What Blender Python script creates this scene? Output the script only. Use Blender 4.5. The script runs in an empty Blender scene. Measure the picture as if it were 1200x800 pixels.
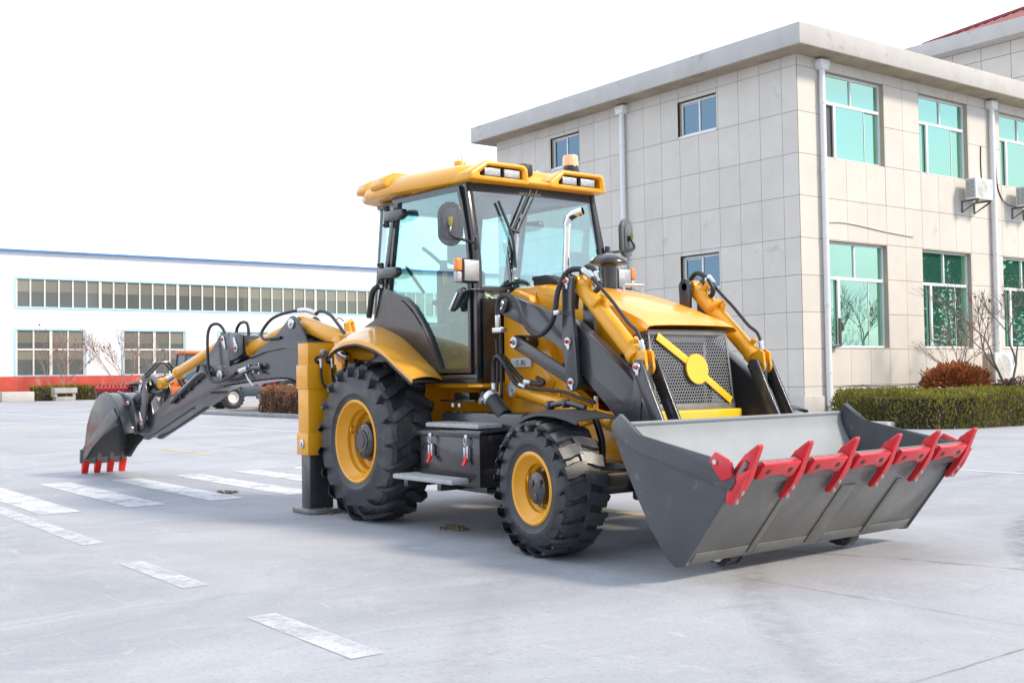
import bpy, bmesh, math, random
from mathutils import Vector, Matrix
from mathutils import noise as mnoise
R = math.radians
rng = random.Random(7)
scene = bpy.context.scene
COL = scene.collection
V = Vector

# ------------------------------------------------------------------ materials
def mat(name, col, rough=.5, metal=0., coat=0., var=.0, vscale=2.5, bump=0., bscale=80., spec=.5,
        dust=None, dust_amt=0., dust_scale=4., streak=None, attr=None, rvar=.0, alpha=None):
    m = bpy.data.materials.new(name); m.use_nodes = True
    nt = m.node_tree; N = nt.nodes; L = nt.links
    b = N['Principled BSDF']
    b.inputs['Roughness'].default_value = rough
    b.inputs['Metallic'].default_value = metal
    b.inputs['Coat Weight'].default_value = coat
    b.inputs['Coat Roughness'].default_value = .08
    b.inputs['Specular IOR Level'].default_value = spec
    c4 = (*col, 1)
    b.inputs['Base Color'].default_value = c4
    tc = N.new('ShaderNodeTexCoord')
    cur = None
    def ns(scale, det=5, rg=.6):
        n = N.new('ShaderNodeTexNoise'); n.inputs['Scale'].default_value = scale
        n.inputs['Detail'].default_value = det; n.inputs['Roughness'].default_value = rg
        L.new(tc.outputs['Object'], n.inputs['Vector']); return n
    def mix(a, bb, fac, blend='MIX'):
        x = N.new('ShaderNodeMix'); x.data_type = 'RGBA'; x.blend_type = blend
        for s, val in ((x.inputs['Factor'], fac), (x.inputs[6], a), (x.inputs[7], bb)):
            if isinstance(val, bpy.types.NodeSocket): L.new(val, s)
            else: s.default_value = val
        return x.outputs[2]
    def ramp(src, a, bb):
        r = N.new('ShaderNodeMapRange'); r.inputs['From Min'].default_value = a; r.inputs['From Max'].default_value = bb
        L.new(src, r.inputs['Value']); return r.outputs['Result']
    cur = c4
    if attr:
        at = N.new('ShaderNodeAttribute'); at.attribute_name = attr
        cur = mix(c4, at.outputs['Color'], 1., 'MULTIPLY')
    if var:
        n = ns(vscale)
        lo = tuple(max(0, x*(1-var)) for x in col)+(1,); hi = tuple(min(1, x*(1+var)) for x in col)+(1,)
        f = ramp(n.outputs['Fac'], .3, .7)
        v = mix(lo, hi, f)
        cur = v if not attr else mix(cur, mix((1-var,)*3+(1,), (1+var,)*3+(1,), f), 1., 'MULTIPLY')
    if dust:
        n = ns(dust_scale, 8, .7)
        f = ramp(n.outputs['Fac'], .62-.25*dust_amt, .80-.1*dust_amt)
        cur = mix(cur, (*dust, 1), f)
    if streak:
        mp = N.new('ShaderNodeMapping'); mp.inputs['Scale'].default_value = (1.2, 26, 1.2); L.new(tc.outputs['Object'], mp.inputs['Vector'])
        n = N.new('ShaderNodeTexNoise'); n.inputs['Scale'].default_value = 1.6; n.inputs['Detail'].default_value = 8; n.inputs['Roughness'].default_value = .75
        L.new(mp.outputs[0], n.inputs['Vector']); cur = mix(cur, (*streak, 1), ramp(n.outputs['Fac'], .60, .74))
    if isinstance(cur, bpy.types.NodeSocket): L.new(cur, b.inputs['Base Color'])
    if rvar:
        n = ns(6)
        r = N.new('ShaderNodeMapRange'); L.new(n.outputs['Fac'], r.inputs['Value'])
        r.inputs['From Min'].default_value = .3; r.inputs['From Max'].default_value = .7
        r.inputs['To Min'].default_value = max(.02, rough-rvar); r.inputs['To Max'].default_value = min(1, rough+rvar)
        L.new(r.outputs['Result'], b.inputs['Roughness'])
    if bump:
        n = ns(bscale, 4)
        bp = N.new('ShaderNodeBump'); bp.inputs['Strength'].default_value = bump; bp.inputs['Distance'].default_value = .01
        L.new(n.outputs['Fac'], bp.inputs['Height']); L.new(bp.outputs['Normal'], b.inputs['Normal'])
    return m

def glass(name, tint, refl=(1, 1, 1), ior=1.5, base=.06):
    m = bpy.data.materials.new(name); m.use_nodes = True
    nt = m.node_tree; N = nt.nodes; L = nt.links; N.remove(N['Principled BSDF'])
    t = N.new('ShaderNodeBsdfTransparent'); t.inputs['Color'].default_value = (*tint, 1)
    g = N.new('ShaderNodeBsdfGlossy'); g.inputs['Roughness'].default_value = .01; g.inputs['Color'].default_value = (*refl, 1)
    fr = N.new('ShaderNodeFresnel'); fr.inputs['IOR'].default_value = ior
    ad = N.new('ShaderNodeMath'); ad.operation = 'ADD'; ad.inputs[1].default_value = base; ad.use_clamp = True
    L.new(fr.outputs[0], ad.inputs[0])
    mx = N.new('ShaderNodeMixShader'); L.new(ad.outputs[0], mx.inputs[0]); L.new(t.outputs[0], mx.inputs[1]); L.new(g.outputs[0], mx.inputs[2])
    L.new(mx.outputs[0], N['Material Output'].inputs[0]); return m

M = {}
M['yellow'] = mat('yellow_paint', (.81, .358, .006), .36, coat=.35, var=.05, vscale=1.5, bump=.03, bscale=25, rvar=.08, dust=(.60, .36, .09), dust_amt=.04, dust_scale=7)
M['yellow_bright'] = mat('yellow_bright_paint', (.85, .53, .02), .35, coat=.4, var=.03)
M['char'] = mat('charcoal_paint', (.038, .037, .040), .32, coat=.4, var=.10, vscale=1.0, bump=.015, bscale=8, rvar=.05)
M['bucket'] = mat('bucket_paint', (.066, .072, .079), .38, coat=.25, var=.15, vscale=2, dust=(.22, .21, .20), dust_amt=.10, dust_scale=9, rvar=.08)
M['bucket_in'] = mat('bucket_skylit_paint', (.30, .325, .345), .42, var=.07, vscale=2.0, coat=.15, rvar=.08, dust=(.24, .23, .21), dust_amt=.05, dust_scale=5)  # bucket paint lightened: sky brightness of the inner face put into the colour
M['bucket_fl'] = mat('bucket_floor_paint', (.165, .162, .152), .36, streak=(.29, .28, .26), var=.18, vscale=2.5, dust=(.30, .27, .22), dust_amt=.08, dust_scale=5, coat=.15, rvar=.08)
M['steel'] = mat('worn_steel', (.20, .20, .19), .45, metal=.3, var=.2, vscale=6, dust=(.32, .27, .2), dust_amt=.1)
M['black'] = mat('black_paint', (.018, .018, .020), .28, coat=.5, var=.1, rvar=.06)
M['plastic'] = mat('black_plastic', (.022, .022, .024), .5, var=.15, bump=.05, bscale=300)
M['grey_plastic'] = mat('grey_plastic', (.10, .105, .11), .45)
M['hose'] = mat('hose_rubber', (.020, .020, .022), .45, bump=.15, bscale=400)
M['tyre'] = mat('tyre_rubber', (.029, .031, .036), .44, var=.25, vscale=5, bump=.08, bscale=60, dust=(.105, .10, .095), dust_amt=.35, dust_scale=5, rvar=.08)
M['tread'] = mat('tyre_tread_rubber', (.046, .049, .054), .38, var=.25, vscale=9, bump=.08, bscale=60, dust=(.13, .125, .115), dust_amt=.3, dust_scale=9, rvar=.08)  # lug tops: lighter rubber with sky sheen in the colour, plus real dust
M['red'] = mat('red_paint', (.62, .012, .022), .36, coat=.4, var=.12, vscale=12, dust=(.3, .05, .04), dust_amt=.1, dust_scale=20)
M['tooth_red'] = mat('tooth_red_paint', (.75, .02, .012), .45, var=.1, vscale=12)
M['zinc'] = mat('zinc_plate', (.62, .63, .64), .32, metal=.85, var=.1, vscale=30)
M['chrome'] = mat('chrome_pipe', (.80, .79, .76), .12, metal=1, var=.05, vscale=6)
M['rod'] = mat('chrome_rod', (.55, .56, .57), .15, metal=1)
M['step'] = mat('step_grey', (.42, .42, .41), .5, var=.1, vscale=10, bump=.3, bscale=120, dust=(.3, .27, .22), dust_amt=.1)
M['glass'] = glass('cab_glass', (.62, .93, .90), refl=(.78, 1, .97), base=.20)
M['windshield'] = glass('windshield_glass', (.62, .88, .87), base=.20)
M['lamp'] = mat('lamp_lens', (.36, .37, .38), .25, metal=.6, coat=.8, var=.15, vscale=60, bump=.5, bscale=150)
M['amber'] = mat('amber_lens', (.75, .22, .02), .2, coat=.6)
M['beacon'] = mat('beacon_lens', (.88, .52, .30), .2, coat=.6)
M['cloth'] = mat('seat_cloth', (.028, .030, .032), .8, var=.2)
M['silver'] = mat('radiator_alu', (.42, .43, .44), .42, metal=.6, var=.15, vscale=14)
M['mesh'] = mat('grille_steel', (.22, .225, .235), .40, metal=.5, var=.12, vscale=8)
M['label'] = mat('plate_white', (.66, .66, .64), .35)
M['ink'] = mat('plate_ink', (.03, .03, .03), .5)
M['red_dot'] = mat('pin_red', (.55, .03, .03), .4)
M['mirror'] = mat('mirror_shell', (.12, .125, .13), .4)
# buildings
M['tile'] = mat('stone_tile', (.63, .592, .538), .62, attr='tint', var=.05, vscale=1.3, bump=.10, bscale=45, rvar=.05,
                dust=(.44, .39, .32), dust_amt=.06, dust_scale=.9)
M['joint'] = mat('tile_joint', (.13, .125, .12), .9)
M['plaster'] = mat('eave_concrete', (.50, .485, .465), .75, var=.09, vscale=.9, bump=.12, bscale=30, dust=(.30, .26, .22), dust_amt=.12, dust_scale=1.6)
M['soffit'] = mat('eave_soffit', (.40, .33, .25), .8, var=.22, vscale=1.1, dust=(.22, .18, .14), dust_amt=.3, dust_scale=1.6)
M['upvc'] = mat('white_upvc', (.78, .79, .80), .35, var=.03)
M['reveal'] = mat('window_reveal', (.44, .38, .31), .75, var=.08)
M['inside'] = mat('dark_interior', (.05, .06, .06), .9, var=.3, vscale=.8)
def pane(name, tint, base, dark, rough=.015):
    m = bpy.data.materials.new(name); m.use_nodes = True
    nt = m.node_tree; N = nt.nodes; L = nt.links; N.remove(N['Principled BSDF'])
    d = N.new('ShaderNodeBsdfDiffuse'); d.inputs['Color'].default_value = (*dark, 1)
    if name == 'workshop_glass': a_ = N.new('ShaderNodeAttribute'); a_.attribute_name = 'tint'; L.new(a_.outputs['Color'], d.inputs['Color'])
    g = N.new('ShaderNodeBsdfGlossy'); g.inputs['Roughness'].default_value = rough; g.inputs['Color'].default_value = (*tint, 1)
    tc = N.new('ShaderNodeTexCoord'); n = N.new('ShaderNodeTexNoise'); n.inputs['Scale'].default_value = .9
    L.new(tc.outputs['Object'], n.inputs['Vector'])
    bp = N.new('ShaderNodeBump'); bp.inputs['Strength'].default_value = .035; bp.inputs['Distance'].default_value = .03
    L.new(n.outputs['Fac'], bp.inputs['Height']); L.new(bp.outputs['Normal'], g.inputs['Normal'])
    mx = N.new('ShaderNodeMixShader'); mx.inputs[0].default_value = base
    L.new(d.outputs[0], mx.inputs[1]); L.new(g.outputs[0], mx.inputs[2]); L.new(mx.outputs[0], N['Material Output'].inputs[0]); return m
M['teal'] = pane('teal_window_glass', (.54, .80, .64), .74, (.07, .28, .21))
M['blueglass'] = pane('blue_window_glass', (.45, .66, .82), .22, (.035, .075, .11))
M['shedglass'] = pane('workshop_glass', (.70, .72, .68), .10, (.15, .155, .135), .05)
M['wwall'] = mat('white_cladding', (.80, .81, .83), .5, var=.04, vscale=.25, dust=(.62, .62, .62), dust_amt=.03, dust_scale=.5)
M['plinth_red'] = mat('red_plinth', (.52, .075, .05), .75, var=.15, vscale=.5, dust=(.50, .34, .30), dust_amt=.25, dust_scale=.6)
M['blue'] = mat('blue_trim', (.10, .24, .52), .5, var=.15, vscale=1)
M['ltblue'] = mat('pale_blue_trim', (.42, .64, .80), .5)
M['cream'] = mat('cream_frame', (.68, .66, .62), .5)
M['rooftile'] = mat('red_roof_tile', (.20, .030, .040), .55, var=.25, vscale=3)
M['ac'] = mat('ac_white', (.74, .74, .72), .4, var=.03)
M['acfin'] = mat('ac_fin', (.10, .17, .19), .5)
M['fan'] = mat('ac_fan_grille', (.60, .59, .54), .5, dust=(.45, .22, .08), dust_amt=.1, dust_scale=8)
M['bracket'] = mat('bracket_steel', (.10, .12, .13), .5)
M['rust'] = mat('rusty_fin', (.40, .22, .12), .7, var=.3, vscale=20)
# vegetation
def leafmat(name, col, v=.35, trans=.25):
    m = bpy.data.materials.new(name); m.use_nodes = True
    nt = m.node_tree; N = nt.nodes; L = nt.links; b = N['Principled BSDF']; b.inputs['Roughness'].default_value = .7
    b.inputs['Specular IOR Level'].default_value = .2
    at = N.new('ShaderNodeAttribute'); at.attribute_name = 'tint'
    mx = N.new('ShaderNodeMix'); mx.data_type = 'RGBA'; mx.blend_type = 'MULTIPLY'; mx.inputs['Factor'].default_value = 1
    mx.inputs[6].default_value = (*col, 1); L.new(at.outputs['Color'], mx.inputs[7])
    L.new(mx.outputs[2], b.inputs['Base Color'])
    t = N.new('ShaderNodeBsdfTranslucent'); L.new(mx.outputs[2], t.inputs['Color'])
    ms = N.new('ShaderNodeMixShader'); ms.inputs[0].default_value = trans
    L.new(b.outputs[0], ms.inputs[1]); L.new(t.outputs[0], ms.inputs[2]); L.new(ms.outputs[0], N['Material Output'].inputs[0]); return m
M['hedge'] = leafmat('hedge_leaf', (.20, .185, .035))
M['hedge_top'] = leafmat('bed_leaf', (.27, .22, .05))
M['brownhedge'] = leafmat('brown_hedge_leaf', (.33, .155, .085))
M['rustbush'] = leafmat('rust_bush_leaf', (.30, .10, .035))
M['plumbush'] = leafmat('plum_bush_leaf', (.13, .075, .06))
M['darkcore'] = mat('twig_core', (.035, .028, .018), .9, var=.3)
M['bark'] = mat('grey_bark', (.17, .135, .12), .85, var=.3, vscale=9)
M['bark_pink'] = mat('pinkish_bark', (.33, .235, .21), .85, var=.3, vscale=9)
M['tree'] = leafmat('tree_leaf', (.055, .085, .03))
M['dryleaf'] = leafmat('dry_leaf', (.36, .13, .05))

# ------------------------------------------------------------------ object plumbing
WPOS = {}
def finish(bm, name, mats, smooth=38):
    bmesh.ops.recalc_face_normals(bm, faces=bm.faces[:])
    me = bpy.data.meshes.new(name); bm.to_mesh(me); bm.free()
    for m in (mats if isinstance(mats, (list, tuple)) else [mats]): me.materials.append(M[m] if isinstance(m, str) else m)
    me.polygons.foreach_set('use_smooth', [True]*len(me.polygons))
    me.set_sharp_from_angle(angle=R(smooth))
    return me
def mk(name, bm, mats, parent=None, label=None, cat=None, group=None, kind=None, smooth=38, base=False):
    """bm in world metres -> one mesh object, its origin at the middle (or the base) of its bounds"""
    me = finish(bm, name, mats, smooth)
    n = len(me.vertices)
    co = [v.co for v in me.vertices]
    lo = V((min(c[i] for c in co) for i in range(3))); hi = V((max(c[i] for c in co) for i in range(3)))
    c = (lo+hi)/2
    if base: c.z = lo.z
    me.transform(Matrix.Translation(-c))
    o = bpy.data.objects.new(name, me); COL.objects.link(o)
    WPOS[o.name] = c
    if parent: o.parent = parent; o.location = c-WPOS[parent.name]
    else: o.location = c
    tag(o, label, cat, group, kind); return o
def mkc(name, bm, mats, parent=None, gap=.004, **k):
    """like mk, but every separate piece of bm becomes an object of its own"""
    bm.verts.ensure_lookup_table(); seen = {}; isl = []
    for v in bm.verts:
        if v in seen: continue
        st = [v]; seen[v] = len(isl); cur = [v]
        while st:
            q = st.pop()
            for e in q.link_edges:
                o = e.other_vert(q)
                if o not in seen: seen[o] = len(isl); st.append(o); cur.append(o)
        isl.append(cur)
    bb = [([min(v.co[i] for v in c)-gap for i in range(3)], [max(v.co[i] for v in c)+gap for i in range(3)]) for c in isl]
    par = list(range(len(isl)))
    def find(i):
        while par[i] != i: i = par[i]
        return i
    for i in range(len(isl)):
        for j in range(i):
            if all(bb[i][0][k_] <= bb[j][1][k_] and bb[j][0][k_] <= bb[i][1][k_] for k_ in range(3)): par[find(i)] = find(j)
    grp = {}
    for i in range(len(isl)): grp.setdefault(find(i), []).append(i)
    if len(grp) == 1: return [mk(name, bm, mats, parent, **k)]
    out = []
    for g_ in grp.values():
        gs = set(g_); b2 = bm.copy(); b2.verts.ensure_lookup_table()
        keep = [seen[v] in gs for v in bm.verts]
        bmesh.ops.delete(b2, geom=[v for v, kf in zip(list(b2.verts), keep) if not kf], context='VERTS')
        out.append(mk(name, b2, mats, parent, **k))
    bm.free(); return out
def tag(o, label=None, cat=None, group=None, kind=None):
    for k, v in (('label', label), ('category', cat), ('group', group), ('kind', kind)):
        if v: o[k] = v
def empty(name, loc, label=None, cat=None, group=None, kind=None):
    o = bpy.data.objects.new(name, None); COL.objects.link(o); o.location = loc; o.empty_display_size = .2
    WPOS[o.name] = V(loc); tag(o, label, cat, group, kind); return o
def kids(o): return [c for c in COL.objects if c.parent == o]
def copy_tree(o, delta, label=None, parent=None):
    c = o.copy(); COL.objects.link(c)
    c.parent = parent
    if parent is None: c.location = V(o.location)+V(delta)
    WPOS[c.name] = (WPOS[o.name]+V(delta))
    if label: c['label'] = label
    for k in kids(o): copy_tree(k, delta, None, c)
    return c

# ------------------------------------------------------------------ shapes
def bv(bm, geom_edges, w, seg=2):
    if w > 0: bmesh.ops.bevel(bm, geom=geom_edges, offset=w, segments=seg, profile=.5, affect='EDGES', clamp_overlap=True)
def prism(bm, pts, f, t0, t1, bev=0., seg=2, mi=0):
    a = [bm.verts.new(f(p[0], p[1], t0)) for p in pts]; b = [bm.verts.new(f(p[0], p[1], t1)) for p in pts]
    n = len(pts); fs = [bm.faces.new(a[::-1]), bm.faces.new(b)]
    for i in range(n): fs.append(bm.faces.new((a[i], a[(i+1) % n], b[(i+1) % n], b[i])))
    for q in fs: q.material_index = mi
    if bev:
        es = set()
        for q in fs[:2]: es |= set(q.edges)
        if n <= 8: es = set(e for q in fs for e in q.edges)
        bv(bm, list(es), bev, seg)
XZ = lambda a, b, t: V((a, t, b))
YZ = lambda a, b, t: V((t, a, b))
XY = lambda a, b, t: V((a, b, t))
def box(bm, x0, x1, y0, y1, z0, z1, bev=0., seg=2, mi=0):
    prism(bm, [(x0, y0), (x1, y0), (x1, y1), (x0, y1)], XY, z0, z1, bev, seg, mi)
def frame_of(d):
    d = V(d).normalized(); u = d.cross(V((0, 0, 1)))
    if u.length < 1e-4: u = d.cross(V((0, 1, 0)))
    u.normalize(); return d, u, u.cross(d)
def cyl(bm, a, b, r, r2=None, seg=24, bev=0., mi=0):
    a, b = V(a), V(b); r2 = r if r2 is None else r2
    d, u, w = frame_of(b-a)
    A = [bm.verts.new(a+(u*math.cos(t)+w*math.sin(t))*r) for t in (2*math.pi*i/seg for i in range(seg))]
    B = [bm.verts.new(b+(u*math.cos(t)+w*math.sin(t))*r2) for t in (2*math.pi*i/seg for i in range(seg))]
    fs = [bm.faces.new(A[::-1]), bm.faces.new(B)]
    for i in range(seg): fs.append(bm.faces.new((A[i], A[(i+1) % seg], B[(i+1) % seg], B[i])))
    for q in fs: q.material_index = mi
    if bev: bv(bm, list(set(e for q in fs[:2] for e in q.edges)), bev, 2)
def smoothpath(pts, k=6):
    P = [V(p) for p in pts]; out = []
    for i in range(len(P)-1):
        p0 = P[max(i-1, 0)]; p1 = P[i]; p2 = P[i+1]; p3 = P[min(i+2, len(P)-1)]
        for j in range(k):
            t = j/k
            out.append(.5*((2*p1)+(-p0+p2)*t+(2*p0-5*p1+4*p2-p3)*t*t+(-p0+3*p1-3*p2+p3)*t**3))
    out.append(P[-1]); return out
def tube(bm, pts, r, seg=10, k=6, r2=None, cap=True, mi=0):
    P = smoothpath(pts, k) if k > 1 else [V(p) for p in pts]
    d, u, w = frame_of(P[1]-P[0]); rings = []
    n = len(P)
    for i, p in enumerate(P):
        t = (P[min(i+1, n-1)]-P[max(i-1, 0)])
        if t.length < 1e-9: t = d.copy()
        t.normalize(); q = d.rotation_difference(t); u = q @ u; w = q @ w; d = t
        rr = r if r2 is None else r+(r2-r)*i/(n-1)
        rings.append([bm.verts.new(p+(u*math.cos(a)+w*math.sin(a))*rr) for a in (2*math.pi*j/seg for j in range(seg))])
    for a, b in zip(rings, rings[1:]):
        for j in range(seg):
            bm.faces.new((a[j], a[(j+1) % seg], b[(j+1) % seg], b[j])).material_index = mi
    if cap:
        bm.faces.new(rings[0][::-1]).material_index = mi; bm.faces.new(rings[-1]).material_index = mi
def lathe(bm, prof, c, axis='y', seg=48, mi=0, sgn=1, closed=False):
    """prof: (radius, offset along axis)"""
    c = V(c); rings = []
    for r, o in prof:
        ring = []
        for i in range(seg):
            t = 2*math.pi*i/seg; a, b = r*math.cos(t), r*math.sin(t)
            p = V((a, o*sgn, b)) if axis == 'y' else (V((a, b, o*sgn)) if axis == 'z' else V((o*sgn, a, b)))
            ring.append(bm.verts.new(c+p))
        rings.append(ring)
    prs = list(zip(rings, rings[1:]))
    if closed: prs.append((rings[-1], rings[0]))
    for a, b in prs:
        for j in range(seg): bm.faces.new((a[j], a[(j+1) % seg], b[(j+1) % seg], b[j])).material_index = mi
    if not closed:
        if prof[0][0] > 1e-6: bm.faces.new(rings[0][::-1]).material_index = mi
        if prof[-1][0] > 1e-6: bm.faces.new(rings[-1]).material_index = mi
def bolt(bm, p, n, r=.016, h=.014, mi=0): cyl(bm, p, V(p)+V(n).normalized()*h, r, r*.92, 6, 0, mi)
def NB(): return bmesh.new()

# ================================================================== CAMERA
cam_d = bpy.data.cameras.new('camera'); cam = bpy.data.objects.new('camera', cam_d); COL.objects.link(cam); scene.camera = cam
cam_d.sensor_width = 36; cam_d.lens = 1323/1200*36; cam_d.clip_end = 3000; cam_d.clip_start = .1
CP = V((8.83, -6.07, 1.25)); al = R(36.8)
fh = V((-math.cos(al), math.sin(al), 0)); rt = V((math.sin(al), math.cos(al), 0)); up0 = V((0, 0, 1))
p_ = math.atan(41/1323)
fw = fh*math.cos(p_)+up0*math.sin(p_); up = up0*math.cos(p_)-fh*math.sin(p_)
g_ = math.atan(.016)
rr_ = rt*math.cos(g_)-up*math.sin(g_); uu_ = up*math.cos(g_)+rt*math.sin(g_)
cam.matrix_world = Matrix(((rr_.x, uu_.x, -fw.x, CP.x), (rr_.y, uu_.y, -fw.y, CP.y), (rr_.z, uu_.z, -fw.z, CP.z), (0, 0, 0, 1)))

# ================================================================== LIGHT AND SKY
SUN_EL, SUN_DIR = 40, V((.82, .50))
w = bpy.data.worlds.new('World'); scene.world = w; w.use_nodes = True
nt = w.node_tree; N = nt.nodes; L = nt.links; bg = N['Background']
sky = N.new('ShaderNodeTexSky'); sky.sky_type = 'NISHITA'; sky.sun_disc = False
sky.sun_elevation = R(SUN_EL); az = math.atan2(SUN_DIR.x, SUN_DIR.y); sky.sun_rotation = az
sky.dust_density = .6; sky.air_density = 1.0
tc = N.new('ShaderNodeTexCoord')
mp = N.new('ShaderNodeMapping'); mp.inputs['Scale'].default_value = (1.6, 1.6, 5.5); L.new(tc.outputs['Generated'], mp.inputs['Vector'])
cn = N.new('ShaderNodeTexNoise'); cn.inputs['Scale'].default_value = 2.2; cn.inputs['Detail'].default_value = 7; cn.inputs['Distortion'].default_value = .5
L.new(mp.outputs['Vector'], cn.inputs['Vector'])
sx = N.new('ShaderNodeSeparateXYZ'); L.new(tc.outputs['Generated'], sx.inputs[0])
# thick high cloud to the west (-X), broken streaks to the east (+X)
bias = N.new('ShaderNodeMapRange'); L.new(sx.outputs['X'], bias.inputs['Value'])
bias.inputs['From Min'].default_value = -.65; bias.inputs['From Max'].default_value = .35
bias.inputs['To Min'].default_value = .30; bias.inputs['To Max'].default_value = .04
ad = N.new('ShaderNodeMath'); ad.operation = 'ADD'; L.new(cn.outputs['Fac'], ad.inputs[0]); L.new(bias.outputs[0], ad.inputs[1])
cr = N.new('ShaderNodeMapRange'); L.new(ad.outputs[0], cr.inputs['Value'])
cr.inputs['From Min'].default_value = .44; cr.inputs['From Max'].default_value = .68
mx = N.new('ShaderNodeMix'); mx.data_type = 'RGBA'; L.new(cr.outputs[0], mx.inputs['Factor'])
L.new(sky.outputs['Color'], mx.inputs[6])
cb = N.new('ShaderNodeMix'); cb.data_type = 'RGBA'; cb.inputs[6].default_value = (8.2, 9.0, 10.3, 1); cb.inputs[7].default_value = (6.0, 6.5, 7.3, 1)   # cloud deck: bright in the west, thinner in the east
cbf = N.new('ShaderNodeMapRange'); L.new(sx.outputs['X'], cbf.inputs['Value']); cbf.inputs['From Min'].default_value = -.3; cbf.inputs['From Max'].default_value = .6
L.new(cbf.outputs[0], cb.inputs['Factor']); L.new(cb.outputs[2], mx.inputs[7])
L.new(mx.outputs[2], bg.inputs['Color']); bg.inputs['Strength'].default_value = .10
sd = bpy.data.lights.new('sun', 'SUN'); sun = bpy.data.objects.new('sun', sd); COL.objects.link(sun)
sd.energy = 2.1; sd.angle = R(10); sd.color = (1, .86, .69)
sv = V((SUN_DIR.x, SUN_DIR.y, 0)).normalized()*math.cos(R(SUN_EL))+V((0, 0, math.sin(R(SUN_EL))))
sun.rotation_euler = (-sv).to_track_quat('-Z', 'Y').to_euler(); sun.location = (20, 10, 30)
vs = scene.view_settings; vs.view_transform = 'Standard'; vs.look = 'None'; vs.exposure = .95; vs.gamma = 1
scene.cycles.max_bounces = 8; scene.cycles.transparent_max_bounces = 16

# ================================================================== BACKHOE LOADER
BH = empty('backhoe_loader', (1.3, 0, 0), 'yellow backhoe loader with charcoal arms, wide front bucket and raised digging arm behind', 'backhoe loader')

# ---- wheels: rim mesh is the part; tyre and hub are its sub-parts
def lug(bm, c, sgn, Rt, path, hw, depth, th0, flip=1):
    """tread bar: path of (lateral offset from the tyre middle, angle, drop below Rt); c = wheel middle"""
    rows = []
    for i, (yw, dt, drop) in enumerate(path):
        j0 = path[max(i-1, 0)]; j1 = path[min(i+1, len(path)-1)]
        tw = V(((j1[1]-j0[1])*Rt, j1[0]-j0[0])); tw.normalize()
        nx = V((tw.y, -tw.x))                      # in (arc, lateral)
        row = []
        for s, rad, k in ((-1, Rt-depth-drop, 1.25), (-1, Rt-drop, 1.), (1, Rt-drop, 1.), (1, Rt-depth-drop, 1.25)):
            arc = dt*Rt+nx.x*hw*s*k; yy = yw+nx.y*hw*s*k
            t = th0+arc/Rt*flip
            row.append(bm.verts.new(V(c)+V((rad*math.cos(t), sgn*yy, rad*math.sin(t)))))
        rows.append(row)
    for a, b in zip(rows, rows[1:]):
        for k in range(3): bm.faces.new((a[k], a[k+1], b[k+1], b[k])).material_index = 1 if k == 1 else 0
    bm.faces.new(rows[0]); bm.faces.new(rows[-1][::-1])
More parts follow.
